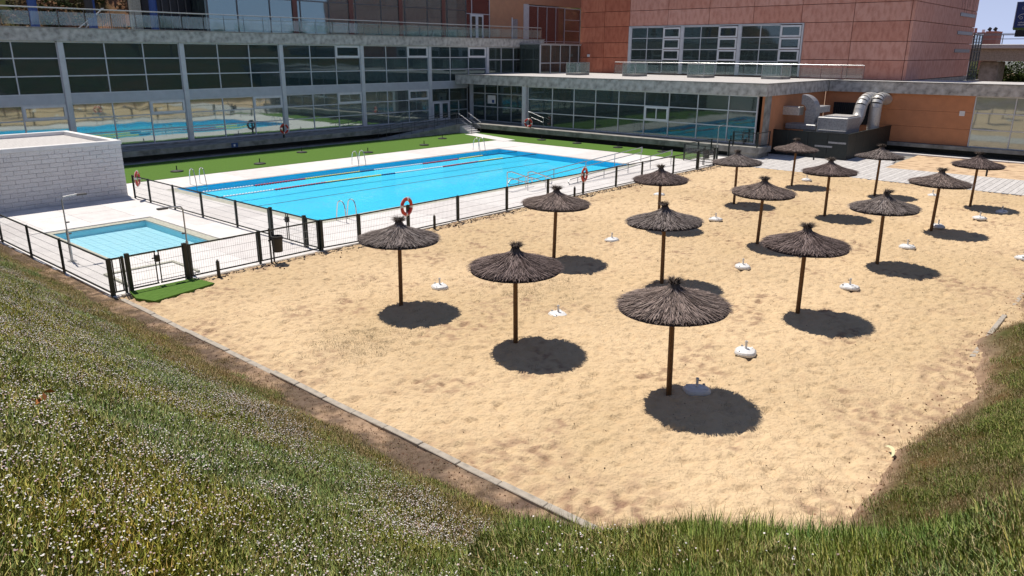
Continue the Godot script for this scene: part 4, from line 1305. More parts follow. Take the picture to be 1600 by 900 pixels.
# ---------------------------------------------------------------- thatched parasols
func thatch_mesh(sd: int) -> ArrayMesh:
	var g := RandomNumberGenerator.new()
	g.seed = sd
	var st := start()
	var R := 1.18
	var top := 2.45
	var rim := 2.03
	var surf := func(s: float) -> float: return lerpf(top, rim, s) - 0.05 * sin(s * PI)
	# closed body of the roof
	for i in 40:
		for j in 6:
			var q := []
			for k in [[0, 0], [1, 0], [1, 1], [0, 1]]:
				var t: float = TAU * (i + k[0]) / 40
				var s: float = 0.96 * (j + k[1]) / 6
				q.append(Vector3(cos(t) * s * R, surf.call(s) - 0.02, sin(t) * s * R))
			var n := Vector3(cos(TAU * (i + 0.5) / 40) * 0.42, 0.9, sin(TAU * (i + 0.5) / 40) * 0.42)
			st.set_color(Color(0.175, 0.148, 0.140))
			quad(st, q[0], q[1], q[2], q[3], n)
			var dn := Vector3(0, -0.07, 0)
			quad(st, q[0] + dn, q[1] + dn, q[2] + dn, q[3] + dn, -n)
	# heather twigs laid in overlapping courses from the rim upwards
	for k in 5200:
		var th := g.randf() * TAU
		var s1 := sqrt(g.randf()) * 1.0 + 0.02
		var ln := g.randf_range(0.16, 0.34)
		if k < 900:
			s1 = g.randf_range(0.94, 1.065)
		var s0 := maxf(0.02, s1 - ln)
		var sk := g.randf_range(-0.16, 0.16)
		var lift := 0.006 + 0.05 * pow(g.randf(), 1.6)
		var w := g.randf_range(0.005, 0.013)
		var c := Color(0.215, 0.183, 0.174) * g.randf_range(0.35, 1.5)
		if g.randf() < 0.10: c = Color(0.34, 0.30, 0.285)
		if g.randf() < 0.12: c = Color(0.075, 0.062, 0.057)
		c.a = 1
		var prev := []
		for m in 3:
			var f := m / 2.0
			var s := lerpf(s0, s1, f)
			var a := th + sk * f * 0.5 / maxf(s, 0.2)
			var e := Vector3(cos(a), 0, sin(a))
			var tn := Vector3(-sin(a), 0, cos(a))
			var p: Vector3 = e * s * R + Vector3(0, surf.call(minf(s, 1.0)) + lift * (0.4 + 0.6 * f) - 0.5 * maxf(0, s - 0.985), 0)
			var ww := w * (1.0 if m < 2 else 0.45)
			var nn := (e * 0.42 + Vector3(0, 0.9, 0) + tn * g.randf_range(-0.7, 0.7)).normalized()
			var cur := [p - tn * ww, p + tn * ww, nn]
			if m:
				st.set_color(c)
				quad(st, prev[0], prev[1], cur[1], cur[0], cur[2])
			prev = cur
	return st.commit()

func tuft_mesh(sd: int, lean: Vector3, spread: float, hgt: float) -> ArrayMesh:
	var g := RandomNumberGenerator.new()
	g.seed = sd
	var st := start()
	st.set_color(Color(0.115, 0.096, 0.088))
	lathe(st, [Vector2(0.17, 2.36), Vector2(0.12, 2.46), Vector2(0.085, 2.52), Vector2(0.08, 2.56)], 12)
	for k in 330:
		var th := g.randf() * TAU
		var e := Vector3(cos(th), 0, sin(th))
		var b := e * 0.08 * sqrt(g.randf()) + Vector3(0, 2.46 + g.randf() * 0.06, 0)
		var l := hgt * g.randf_range(0.4, 0.88)
		var dirv := (Vector3.UP + e * spread * g.randf() + lean * g.randf_range(0.5, 1.2)).normalized()
		var tn := dirv.cross(Vector3(g.randf() - 0.5, 0.1, g.randf() - 0.5)).normalized() * g.randf_range(0.003, 0.006)
		var droop := Vector3(0, -0.22 * l, 0) + (e + lean) * 0.25 * l
		var c := Color(0.115, 0.096, 0.088) * g.randf_range(0.5, 1.8)
		c.a = 1
		st.set_color(c)
		var p1 := b + dirv * l * 0.55
		var p2 := b + dirv * l + droop
		var nn := (Vector3.UP + e * 0.7).normalized()
		quad(st, b - tn, b + tn, p1 + tn, p1 - tn, nn)
		tri3(st, p1 - tn, p1 + tn, p2, nn)
	return st.commit()

func make_parasols() -> void:
	var roofs := [thatch_mesh(11), thatch_mesh(12), thatch_mesh(13)]
	var tufts := [tuft_mesh(1, Vector3(0.3, 0, 0.1), 1.3, 0.26), tuft_mesh(2, Vector3(0.9, 0, -0.3), 0.8, 0.34), tuft_mesh(3, Vector3(-0.2, 0, 0.2), 1.0, 0.30), tuft_mesh(4, Vector3(0.0, 0, 0.0), 1.7, 0.30), tuft_mesh(5, Vector3(0.6, 0, 0.6), 0.6, 0.36)]
	var ps := start()
	lathe(ps, [Vector2(0.001, -0.4), Vector2(0.062, -0.4), Vector2(0.060, 1.2), Vector2(0.055, 2.38), Vector2(0.001, 2.38)], 14)
	var pole := ps.commit()
	var rib := start()
	tube(rib, Vector3(0.05, 2.30, 0), Vector3(1.08, 1.93, 0), 0.018, 0.014, 6)
	var rib_mesh := rib.commit()
	var hoop := start()
	for k in 32: tube(hoop, Vector3(cos(TAU * k / 32), 0, sin(TAU * k / 32)) * 0.95 + Vector3(0, 1.97, 0), Vector3(cos(TAU * (k + 1) / 32), 0, sin(TAU * (k + 1) / 32)) * 0.95 + Vector3(0, 1.97, 0), 0.012, 0.012, 5, false)
	var hoop_mesh := hoop.commit()
	var kinds := [[3, 2, 0], [2, 3, 2], [0, 1, 2], [2, 0, 0], [1, 3, 3]]
	var row := ["in the row beside the long fence", "in the middle row", "in the row beside the far bank"]
	var nth := ["first", "second", "third", "fourth", "fifth"]
	for i in 5:
		for j in 3:
			var p := Vector3(13.44 + 7.05 * i, 0, -16.06 + 4.37 * j)
			var lab := "thatched parasol, %s from the kerb %s" % [nth[i], row[j]]
			var t := thing("thatched_parasol", lab, "parasol", p, rng.randf() * TAU, "thatched parasols on the sand")
			put("pole", pole, M.pole_wood, t)
			put("thatch_roof", roofs[(i * 2 + j) % 3], [M.thatch, M.thatch_b, M.thatch_c][(i + 2 * j) % 3], t, Vector3.ZERO, Basis(Vector3.UP, rng.randf() * TAU))
			put("tuft", tufts[(kinds[i][j] + i) % 5], M.thatch, t)
			for k in 8: put("rib", rib_mesh, M.pole_wood, t, Vector3.ZERO, Basis(Vector3.UP, TAU * k / 8 + 0.2))
			put("hoop", hoop_mesh, M.pole_wood, t)
			# poles were never set quite plumb
			t.rotation.x = rng.randf_range(-0.022, 0.022)
			t.rotation.z = rng.randf_range(-0.022, 0.022)
			t.scale = Vector3(rng.randf_range(0.95, 1.03), 1.0, rng.randf_range(0.95, 1.03))

# ---------------------------------------------------------------- pool fittings
func arch(w: float, h: float, n := 8) -> Array:
	# points of a half circle of width w on top of height h, in the yz plane
	var o := []
	for k in n + 1:
		var t := PI * k / n
		o.append(Vector3(0, h + sin(t) * w / 2, -cos(t) * w / 2))
	return o

func make_pool_fittings() -> void:
	# ladders
	var src: Node3D = null
	var spots := [[19.7, -39.95, 0.0, "steel pool ladder beside the corner with the children's terrace fence"], [30.4, -39.7, 0.0, "steel pool ladder halfway along the lawn side"], [41.3, -39.4, 0.0, "steel pool ladder near the far corner by the path"], [19.5, -26.95, PI, "steel pool ladder on the sand side behind the long fence"]]
	for e in spots:
		if src == null:
			src = thing("pool_ladder", e[3], "ladder", Vector3(e[0], 0, e[1]), e[2], "steel pool ladders")
			for s in [-0.28, 0.28]:
				var st := start()
				var pts := [Vector3(s, 0.0, -0.62), Vector3(s, 0.62, -0.56)]
				for p in arch(0.52, 0.66): pts.append(p + Vector3(s, 0, -0.28))
				pts.append(Vector3(s, 0.3, 0.06))
				pts.append(Vector3(s, -0.45, 0.16))
				pipe(st, pts, 0.024, 8)
				obj("hoop_rail", st, M.steel, src)
			for y in [-0.12, -0.36]: part("tread", Vector3(-0.27, y - 0.02, 0.06), Vector3(0.27, y + 0.02, 0.15), M.steel, src)
		else:
			copy_of(src, "pool_ladder", e[3], Vector3(e[0], 0, e[1]), e[2])
	# rails of the pool steps
	for e in [[29.7, -26.5, "steel stair rail at the pool steps, the one by the water"], [30.5, -25.75, "steel stair rail at the pool steps, the one by the fence"]]:
		var t := thing("stair_rail", e[2], "handrail", Vector3(e[0], 0, e[1]), 0.0, "rails of the pool steps")
		var st := start()
		pipe(st, [Vector3(0, -0.4, 0), Vector3(0, 1.0, 0), Vector3(0.35, 1.0, 0), Vector3(2.0, 0.45, 0), Vector3(2.05, 0.25, 0)], 0.028, 8)
		obj("upper_rail", st, M.steel, t)
		st = start()
		pipe(st, [Vector3(0, 0.68, 0), Vector3(0.3, 0.68, 0), Vector3(2.0, 0.14, 0), Vector3(2.05, 0.25, 0)], 0.024, 8)
		obj("lower_rail", st, M.steel, t)
		st = start()
		tube(st, Vector3(1.5, -0.4, 0), Vector3(1.5, 0.62, 0), 0.024, 0.024, 8)
		obj("post", st, M.steel, t)
	# rails of the long access ramp
	for e in [[31.0, -27.6, 13.6, "long steel ramp rail standing in the pool, the one by the water"], [33.4, -25.3, 11.2, "long steel ramp rail beside the pool edge, the one by the fence"]]:
		var t := thing("ramp_rail", e[3], "handrail", Vector3(e[0], 0, e[1]), 0.0, "rails of the pool ramp")
		var l: float = e[2]
		for q in [[0.30, 0.95, "upper_rail"], [0.02, 0.62, "lower_rail"]]:
			var st := start()
			pipe(st, [Vector3(0, 0.16, 0), Vector3(0.2, q[0], 0), Vector3(l, q[1], 0), Vector3(l, 0.78, 0)], 0.026, 8)
			obj(q[2], st, M.rail_light, t)
		for k in 5:
			var x := 0.9 + k * (l - 1.0) / 4.0
			var st := start()
			tube(st, Vector3(x, -0.4, 0), Vector3(x, lerpf(0.30, 0.95, x / l), 0), 0.024, 0.024, 8)
			obj("post", st, M.rail_light, t)
	# life rings
	var ring: Node3D = null
	var rs := [[Vector3(15.62, 1.05, -38.05), 0.9, "orange red life ring on the fence beside the white block building"], [Vector3(19.62, 1.12, -22.86), 0.2, "red life ring on the long fence behind the first parasol"], [Vector3(31.55, 1.06, -22.86), 0.2, "red life ring on the long fence near the ramp rails"], [Vector3(32.1, 1.46, -51.0), 0.0, "red life ring hanging on the glazed hall's walkway"], [Vector3(50.9, 1.22, -43.0), -1.2, "red life ring hanging at the glazed wing's entrance"]]
	for e in rs:
		if ring == null:
			ring = thing("life_ring", e[2], "life ring", e[0], e[1], "life rings")
			var R := 0.30
			var r := 0.075
			for q in 8:
				var st := start()
				var white := q % 2 == 1
				var a0 := TAU * (q / 2) / 4 + (0.0 if not white else TAU / 4 * 0.82)
				var a1 := TAU * (q / 2) / 4 + (TAU / 4 * 0.82 if not white else TAU / 4)
				var n := 8 if not white else 3
				var rr := r if not white else r * 1.05
				for i in n:
					for j in 10:
						var v := []
						for k in [[0, 0], [1, 0], [1, 1], [0, 1]]:
							var t: float = lerpf(a0, a1, float(i + k[0]) / n)
							var p: float = TAU * (j + k[1]) / 10
							var e3 := Vector3(cos(t), sin(t), 0)
							v.append([e3 * (R + rr * cos(p)) + Vector3(0, 0, rr * 0.75 * sin(p)), e3 * cos(p) + Vector3(0, 0, sin(p))])
						smooth_quad(st, [v[0][0], v[1][0], v[2][0], v[3][0]], [v[0][1], v[1][1], v[2][1], v[3][1]])
				obj("white_band" if white else "red_section", st, M.ring_white if white else M.ring_red, ring)
			var st2 := start()
			for k in 16:
				var a := TAU * k / 16
				var b := TAU * (k + 1) / 16
				tube(st2, Vector3(cos(a), sin(a), 0) * (R + 0.085 + 0.012 * (k % 4)), Vector3(cos(b), sin(b), 0) * (R + 0.085 + 0.012 * ((k + 1) % 4)), 0.008, 0.008, 5)
			obj("grab_rope", st2, M.ring_white, ring)
		else:
			copy_of(ring, "life_ring", e[2], e[0], e[1])
	for e in [[Vector3(32.1, 0.8, -51.12), "dark stand carrying the life ring before the glazed hall"], [Vector3(51.15, 0.78, -43.0), "dark stand carrying the life ring at the glazed wing"]]:
		var t := thing("ring_stand", e[1], "stand", e[0])
		part("post", Vector3(-0.05, 0, -0.05), Vector3(0.05, 1.05, 0.05), M.fence_green, t)
		part("hook", Vector3(-0.04, 0.92, 0.05), Vector3(0.04, 0.96, 0.12), M.fence_green, t)
	# showers
	var sh: Node3D = null
	for e in [[Vector3(9.0, 0.02, -28.2), 0.0, "thin steel shower post beside the children's pool, next to the bank"], [Vector3(11.0, 0.02, -23.7), PI, "thin steel shower post on a tray behind the double gate"], [Vector3(48.9, 0.02, -24.3), 0.0, "thin steel shower post in the pen by the glazed wing"]]:
		if sh == null:
			sh = thing("shower", e[2], "shower", e[0], e[1], "outdoor showers")
			var st := start()
			pipe(st, [Vector3.ZERO, Vector3(0, 1.1, 0)], 0.045, 10)
			obj("lower_pipe", st, M.rail_light, sh)
			st = start()
			pipe(st, [Vector3(0, 1.1, 0), Vector3(0, 2.15, 0), Vector3(0.06, 2.24, 0), Vector3(0.5, 2.28, 0)], 0.024, 8)
			obj("riser", st, M.rail_light, sh)
			part("shower_head", Vector3(0.48, 2.23, -0.07), Vector3(0.80, 2.29, 0.07), M.rail_grey, sh, 0.01)
			for y in [0.95, 1.35]: part("push_button", Vector3(0.02, y, -0.03), Vector3(0.12, y + 0.04, 0.03), M.rail_grey, sh)
			part("foot_plate", Vector3(-0.12, 0.0, -0.12), Vector3(0.12, 0.02, 0.12), M.rail_light, sh)
		else:
			copy_of(sh, "shower", e[2], e[0], e[1])
	for e in [[Vector3(10.1, 0.03, -24.6), "low grey rimmed shower tray behind the double gate"], [Vector3(49.2, 0.03, -24.2), "low grey rimmed shower tray by the glazed wing"]]:
		var t := thing("shower_tray", e[1], "shower tray", e[0], 0.0, "shower trays")
		part("tray", Vector3(-1.0, 0, -0.8), Vector3(1.1, 0.02, 0.9), M.coping, t)
		part("rim", Vector3(-1.1, 0, -0.95), Vector3(1.2, 0.06, -0.802), M.gutter, t)
		part("rim", Vector3(1.102, 0, -0.8), Vector3(1.2, 0.06, 0.95), M.gutter, t)
		part("rim", Vector3(-1.1, 0, -0.8), Vector3(-1.002, 0.06, 0.95), M.gutter, t)
	# litter bins
	var bin: Node3D = null
	for e in [[Vector3(13.66, 0.02, -22.72), "black litter bin on two legs before the children's pool fence"], [Vector3(45.9, 0.02, -23.5), "black litter bin beside the gate at the far end of the sand"]]:
		if bin == null:
			bin = thing("litter_bin", e[1], "bin", e[0], 0.5, "litter bins")
			var st := start()
			lathe(st, [Vector2(0.001, 0.42), Vector2(0.165, 0.42), Vector2(0.19, 0.86), Vector2(0.215, 0.865), Vector2(0.215, 0.91), Vector2(0.20, 0.92), Vector2(0.20, 0.97), Vector2(0.17, 0.975), Vector2(0.15, 0.80), Vector2(0.001, 0.80)], 18)
			obj("bucket", st, M.black_plastic, bin)
			for s in [-0.12, 0.06]:
				st = start()
				tube(st, Vector3(s, -0.1, -0.2), Vector3(s, 1.25 if s < 0 else 1.1, -0.2), 0.03, 0.03, 8)
				obj("leg", st, M.black_plastic, bin)
			part("bracket", Vector3(-0.25, 0.82, -0.19), Vector3(0.25, 0.87, -0.15), M.black_plastic, bin)
		else:
			copy_of(bin, "litter_bin", e[1], e[0], 0.9)
	# short posts with pale caps
	var sp: Node3D = null
	for e in [[Vector3(11.4, 0, -22.6), "short black post beside the green mat"], [Vector3(20.9, 0, -22.65), "short black post before the long fence by the red ring"], [Vector3(30.4, 0, -22.6), "short black post before the long fence near the ramp rails"], [Vector3(53.2, 0.02, -19.2), "short black post before the dark equipment screen"], [Vector3(53.2, 0.02, -8.8), "short black post at the edge of the far sand bed"]]:
		if sp == null:
			sp = thing("short_post", e[1], "post", e[0], 0.0, "short black posts")
			var st := start()
			lathe(st, [Vector2(0.001, -0.15), Vector2(0.055, -0.15), Vector2(0.055, 0.56), Vector2(0.04, 0.58), Vector2(0.001, 0.58)], 12)
			obj("shaft", st, M.black_plastic, sp)
			st = start()
			lathe(st, [Vector2(0.001, 0.56), Vector2(0.03, 0.58), Vector2(0.035, 0.63), Vector2(0.001, 0.645)], 12)
			obj("cap", st, M.zinc, sp)
		else:
			copy_of(sp, "short_post", e[1], e[0], 0.0)
	# access ramp, landing, steps and their rails in the corner of the two buildings
	var rp := thing("access_ramp", "concrete wheelchair ramp with landing along the glazed hall's corner", "ramp", Vector3.ZERO)
	var st3 := start()
	var za := -51.0
	var zb := -49.75
	var xa := 40.6
	var xb := 49.0
	quad(st3, Vector3(xa, 0.03, za), Vector3(xb, 0.80, za), Vector3(xb, 0.80, zb), Vector3(xa, 0.03, zb), Vector3(-0.09, 1, 0).normalized())
	tri3(st3, Vector3(xa, 0.0, zb), Vector3(xb, 0.0, zb), Vector3(xb, 0.80, zb), Vector3(0, 0, 1))
	tri3(st3, Vector3(xa, 0.0, zb), Vector3(xb, 0.80, zb), Vector3(xa, 0.03, zb), Vector3(0, 0, 1))
	obj("ramp_body", st3, M.concrete, rp)
	part("landing", Vector3(49.005, 0.0, -51.04), Vector3(50.94, 0.81, -49.75), M.concrete, rp, 0.01)
	for k in 4: part("step", Vector3(49.3, 0.0, -49.745 + k * 0.32), Vector3(50.6, 0.64 - k * 0.16, -49.43 + k * 0.32), M.coping, rp, 0.008)
	for zz in [za + 0.08, zb - 0.08]:
		var t := thing("ramp_handrail", "grey double handrail rising along the access ramp, %s" % ("on the hall side" if zz < -50.5 else "on the lawn side"), "handrail", Vector3.ZERO, 0.0, "rails of the access ramp")
		for hh in [0.55, 0.95]:
			var st := start()
			pipe(st, [Vector3(xa - 0.3, hh, zz), Vector3(xb, 0.80 + hh, zz), Vector3(50.6 if zz < -50.5 else 49.2, 0.80 + hh, zz)], 0.022, 6)
			obj("rail", st, M.rail_grey, t)
		for k in 7:
			var x := lerpf(xa + 0.3, xb, k / 6.0)
			var y := lerpf(0.03, 0.8, (x - xa) / (xb - xa))
			var st := start()
			tube(st, Vector3(x, y, zz), Vector3(x, y + 0.95, zz), 0.02, 0.02, 6)
			obj("post", st, M.rail_grey, t)
	for x in [49.35, 50.55]:
		var t := thing("step_handrail", "bright steel handrail on the white corner steps, %s" % ("on the ramp side" if x < 50 else "on the wing side"), "handrail", Vector3.ZERO, 0.0, "rails of the corner steps")
		for hh in [0.5, 0.92]:
			var st := start()
			pipe(st, [Vector3(x, 0.8 + hh, -49.9), Vector3(x, 0.05 + hh, -48.3)], 0.028 if hh > 0.6 else 0.02, 8)
			obj("rail", st, M.steel, t)
		for q in [[-49.9, 0.8], [-48.3, 0.03]]:
			var st := start()
			tube(st, Vector3(x, q[1], q[0]), Vector3(x, q[1] + 0.94, q[0]), 0.02, 0.02, 6)
			obj("post", st, M.rail_grey, t)
	var wl := thing("walkway_sign", "small blue square sign on the hall's walkway edge", "sign", Vector3(28.0, 0.6, -51.035))
	part("plate", Vector3(-0.25, -0.16, 0), Vector3(0.25, 0.16, 0.02), M.blue_paint, wl)
	part("mark", Vector3(-0.08, -0.09, 0.021), Vector3(0.05, 0.07, 0.026), M.sign_white, wl)

# ---------------------------------------------------------------- small loose things
func foot_label(p: Array) -> String:
	var nth: String = ["first", "second", "third", "fourth", "fifth"][clampi(int(round((p[0] - 13.9) / 7.05)), 0, 4)]
	var row: String = ["fence", "middle", "bank"][clampi(int(round((p[1] + 16.06) / 4.37)), 0, 2)]
	if p[0] in [13.96, 41.03]: return "white parasol foot half shaded by the %s parasol of the %s-side row" % [nth, row]
	return "white parasol foot on the sand by the %s parasol of the %s-side row" % [nth, row]

func make_small_things() -> void:
	# water-filled parasol feet on the sand
	var wb: Node3D = null
	var pts := [[15.45, -16.58], [15.97, -12.32], [16.6, -7.06], [13.96, -6.94], [24.27, -16.17], [23.9, -10.57], [23.94, -7.05], [18.38, -15.47], [30.3, -14.84], [43.99, -16.13], [30.71, -7.2], [35.4, -7.25], [38.37, -6.29], [41.03, -5.89], [43.77, -9.47], [31.85, -3.63], [34.21, -20.0]]
	for p in pts:
		var at := Vector3(p[0], sand_height(p[0], p[1]) + 0.002, p[1])
		var turn := rng.randf() * TAU
		if p[0] == 13.96: turn = -0.75
		if wb == null:
			wb = thing("parasol_foot", foot_label(p), "parasol base", at, turn, "white parasol feet on the sand")
			var st := start()
			var lay := [[0.52, 0.44, 0.0], [0.58, 0.50, 0.025], [0.58, 0.50, 0.06], [0.50, 0.42, 0.095], [0.30, 0.24, 0.13]]
			for k in lay.size() - 1:
				var o0 := rounded(lay[k][0], lay[k][1], lay[k][1] * 0.38)
				var o1 := rounded(lay[k + 1][0], lay[k + 1][1], lay[k + 1][1] * 0.38)
				for i in o0.size():
					var a := o0[i]; var b := o0[(i + 1) % o0.size()]; var c := o1[(i + 1) % o0.size()]; var d := o1[i]
					var y0: float = lay[k][2]; var y1: float = lay[k + 1][2]
					var n := Vector3((a + b).x, [-0.15, 0.0, 0.3, 1.2][k], (a + b).y).normalized()
					quad(st, Vector3(a.x, y0, a.y), Vector3(b.x, y0, b.y), Vector3(c.x, y1, c.y), Vector3(d.x, y1, d.y), n)
			var topc := PackedVector2Array(rounded(0.30, 0.24, 0.09))
			slab_poly(st, topc, 0.129, 0.131)
			obj("tank", st, M.white_plastic, wb)
			part("moulded_bar", Vector3(-0.2, 0.118, -0.15), Vector3(-0.06, 0.128, -0.12), M.white_plastic, wb)
			part("moulded_bar", Vector3(0.08, 0.118, 0.12), Vector3(0.2, 0.128, 0.15), M.white_plastic, wb)
			st = start()
			lathe(st, [Vector2(0.05, 0.125), Vector2(0.03, 0.15), Vector2(0.028, 0.29), Vector2(0.036, 0.295), Vector2(0.036, 0.33), Vector2(0.026, 0.33), Vector2(0.022, 0.2)], 12)
			obj("tube", st, M.white_plastic, wb)
			st = start()
			tube(st, Vector3(0.03, 0.27, 0), Vector3(0.075, 0.27, 0), 0.012, 0.016, 8)
			obj("clamp_screw", st, M.black_plastic, wb)
			st = start()
			lathe(st, [Vector2(0.03, 0.118), Vector2(0.03, 0.14), Vector2(0.001, 0.142)], 10, Vector3(0.19, 0, -0.10))
			obj("filler_cap", st, M.zinc, wb)
		else:
			copy_of(wb, "parasol_foot", foot_label(p), at, turn)
	# black feet on the lawn
	var bb: Node3D = null
	var bk := 0
	for p in [[21.06, -45.5], [26.22, -44.84], [31.43, -47.9], [34.64, -44.4], [40.55, -44.9], [44.79, -47.3], [49.8, -40.6], [49.9, -37.0], [49.8, -33.0], [49.85, -29.1]]:
		var at := Vector3(p[0], 0.03, p[1])
		var nth: String = ["first", "second", "third", "fourth", "fifth", "sixth"][bk % 6]
		var lab := ("black disc parasol foot on the lawn, %s from the white block building" % nth) if bk < 6 else ("black disc parasol foot beside the glazed wing, %s from the corner steps" % nth)
		bk += 1
		if bb == null:
			bb = thing("lawn_parasol_foot", lab, "parasol base", at, 0.0, "black parasol feet on the lawn")
			var st := start()
			lathe(st, [Vector2(0.001, 0.0), Vector2(0.36, 0.0), Vector2(0.38, 0.02), Vector2(0.36, 0.06), Vector2(0.12, 0.10), Vector2(0.001, 0.10)], 20)
			obj("disc", st, M.black_plastic, bb)
			st = start()
			lathe(st, [Vector2(0.045, 0.09), Vector2(0.03, 0.12), Vector2(0.03, 0.36), Vector2(0.02, 0.36), Vector2(0.02, 0.2)], 12)
			obj("stub_tube", st, M.black_plastic, bb)
		else:
			copy_of(bb, "lawn_parasol_foot", lab, at, rng.randf() * TAU)
	# artificial grass mats
	for e in [[[Vector2(8.75, -23.0), Vector2(10.75, -22.95), Vector2(10.9, -21.95), Vector2(10.2, -21.8), Vector2(8.85, -21.55), Vector2(8.6, -22.2)], "green artificial grass mat on the sand before the double gate"], [[Vector2(46.3, -22.5), Vector2(48.9, -22.5), Vector2(48.7, -21.5), Vector2(47.3, -20.9), Vector2(46.4, -21.6)], "green artificial grass mat where the sand meets the far paving"]]:
		var st := start()
		slab_poly(st, PackedVector2Array(e[0]), 0.0, 0.085)
		var o := obj("grass_mat", st, M.turf, self)
		tag(o, e[1], "mat", "artificial grass mats")
	# a stray strip of pale plastic at the foot of the far bank
	var st4 := start()
	for k in 8:
		var a := k / 8.0 * 1.1
		var b := (k + 1) / 8.0 * 1.1
		var pa := Vector3(0.35 * sin(a) - 0.15, 0.06 + 0.05 * sin(a * 2.6), 0.35 * cos(a) - 0.25)
		var pb := Vector3(0.35 * sin(b) - 0.15, 0.06 + 0.05 * sin(b * 2.6), 0.35 * cos(b) - 0.25)
		quad(st4, pa, pb, pb + Vector3(0.04, 0.02, 0.04), pa + Vector3(0.04, 0.02, 0.04), Vector3.UP)
	var sc := obj("plastic_scrap", st4, M.scrap, self, Vector3(13.75, 0.05, -3.0))
	tag(sc, "curved scrap of pale yellow plastic at the sand's edge", "litter")
	# dead leaves among the daisies
	var lv := start()
	for k in 7:
		var p := Vector3(rng.randf_range(-0.16, 0.16), rng.randf_range(0.08, 0.14), rng.randf_range(-0.1, 0.1))
		var bs := Basis.from_euler(Vector3(rng.randf() * 1.2, rng.randf() * TAU, rng.randf()))
		lv.set_color(Color(0.32, 0.12, 0.04) if k % 3 else Color(0.55, 0.40, 0.22))
		quad(lv, p + bs * Vector3(-0.045, 0, 0), p + bs * Vector3(0, 0.012, 0.02), p + bs * Vector3(0.045, 0, 0), p + bs * Vector3(0, 0.012, -0.02))
	var lo := obj("dead_leaves", lv, M.leaf, self, Vector3(1.65, land(1.65, -6.7), -6.7))
	tag(lo, "small heap of rust brown dead leaves among the daisies", "leaves")

# ---------------------------------------------------------------- vegetation
func blade(st: SurfaceTool, g: RandomNumberGenerator, b: Vector3, h: float, w: float, c: Color, lean: float) -> void:
	var th := g.randf() * TAU
	var e := Vector3(cos(th), 0, sin(th))
	var t := Vector3(-sin(th), 0, cos(th)) * w
	var m := b + Vector3(0, h * 0.6, 0) + e * lean * h * 0.3
	var p := b + Vector3(0, h, 0) + e * lean * h
	var n := (e + Vector3(0, 0.9, 0)).normalized()
	st.set_color(c)
	quad(st, b - t, b + t, m + t * 0.75, m - t * 0.75, n)
	tri3(st, m - t * 0.75, m + t * 0.75, p, n)

func patch_mesh(sd: int, size: float, n: int, h0: float, h1: float, w: float, cols: Array, lean := 0.6) -> ArrayMesh:
	var g := RandomNumberGenerator.new()
	g.seed = sd
	var st := start()
	for k in n:
		var r := size * sqrt(g.randf())
		var t := g.randf() * TAU
		var c: Color = cols[g.randi() % cols.size()] * g.randf_range(0.7, 1.3)
		c.a = 1
		blade(st, g, Vector3(cos(t) * r, -0.02, sin(t) * r), g.randf_range(h0, h1), w * g.randf_range(0.6, 1.2), c, g.randf_range(0.1, lean))
	return st.commit()

func flower_mesh(sd: int, n: int) -> ArrayMesh:
	var g := RandomNumberGenerator.new()
	g.seed = sd
	var st := start()
	for k in n:
		var r := 0.26 * sqrt(g.randf())
		var t := g.randf() * TAU
		var h := g.randf_range(0.07, 0.15)
		var b := Vector3(cos(t) * r, -0.02, sin(t) * r)
		var p := b + Vector3(g.randf_range(-0.02, 0.02), h, g.randf_range(-0.02, 0.02))
		st.set_color(Color(0.06, 0.09, 0.02))
		quad(st, b - Vector3(0.0015, 0, 0), b + Vector3(0.0015, 0, 0), p + Vector3(0.0015, 0, 0), p - Vector3(0.0015, 0, 0), Vector3(0, 0.3, 1).normalized())
		var n3 := Vector3(g.randf_range(-0.5, 0.5), 1, g.randf_range(-0.5, 0.5)).normalized()
		var f := frame_of(n3)
		var rr := g.randf_range(0.0045, 0.0078)
		var c := Color(0.70, 0.67, 0.66) * g.randf_range(0.7, 1.0)
		if g.randf() < 0.22: c = Color(0.46, 0.34, 0.36)
		c.a = 1
		st.set_color(c)
		for i in 6:
			var a := TAU * i / 6
			var q := TAU * (i + 1) / 6
			tri3(st, p + n3 * 0.003, p + (f.x * cos(a) + f.z * sin(a)) * rr, p + (f.x * cos(q) + f.z * sin(q)) * rr, n3)
	return st.commit()

func scatter(called: String, label: String, cat: String, mesh: Mesh, m: Material, xf: Array, cols: Array) -> void:
	var mm := MultiMesh.new()
	mm.transform_format = MultiMesh.TRANSFORM_3D
	mm.use_colors = true
	mm.mesh = mesh
	mm.instance_count = xf.size()
	for i in xf.size():
		mm.set_instance_transform(i, xf[i])
		mm.set_instance_color(i, cols[i])
	var o := MultiMeshInstance3D.new()
	o.multimesh = mm
	o.material_override = m
	o.name = numbered(called)
	add_child(o)
	o.set_meta("kind", "stuff")
	tag(o, label, cat)

func planted(x: float, z: float, s: float, g: RandomNumberGenerator) -> Transform3D:
	var n := land_normal(x, z).lerp(Vector3.UP, 0.5).normalized()
	var bs := frame_of(n) * Basis(Vector3.UP, g.randf() * TAU)
	return Transform3D(bs.scaled(Vector3.ONE * s), Vector3(x, land(x, z), z))

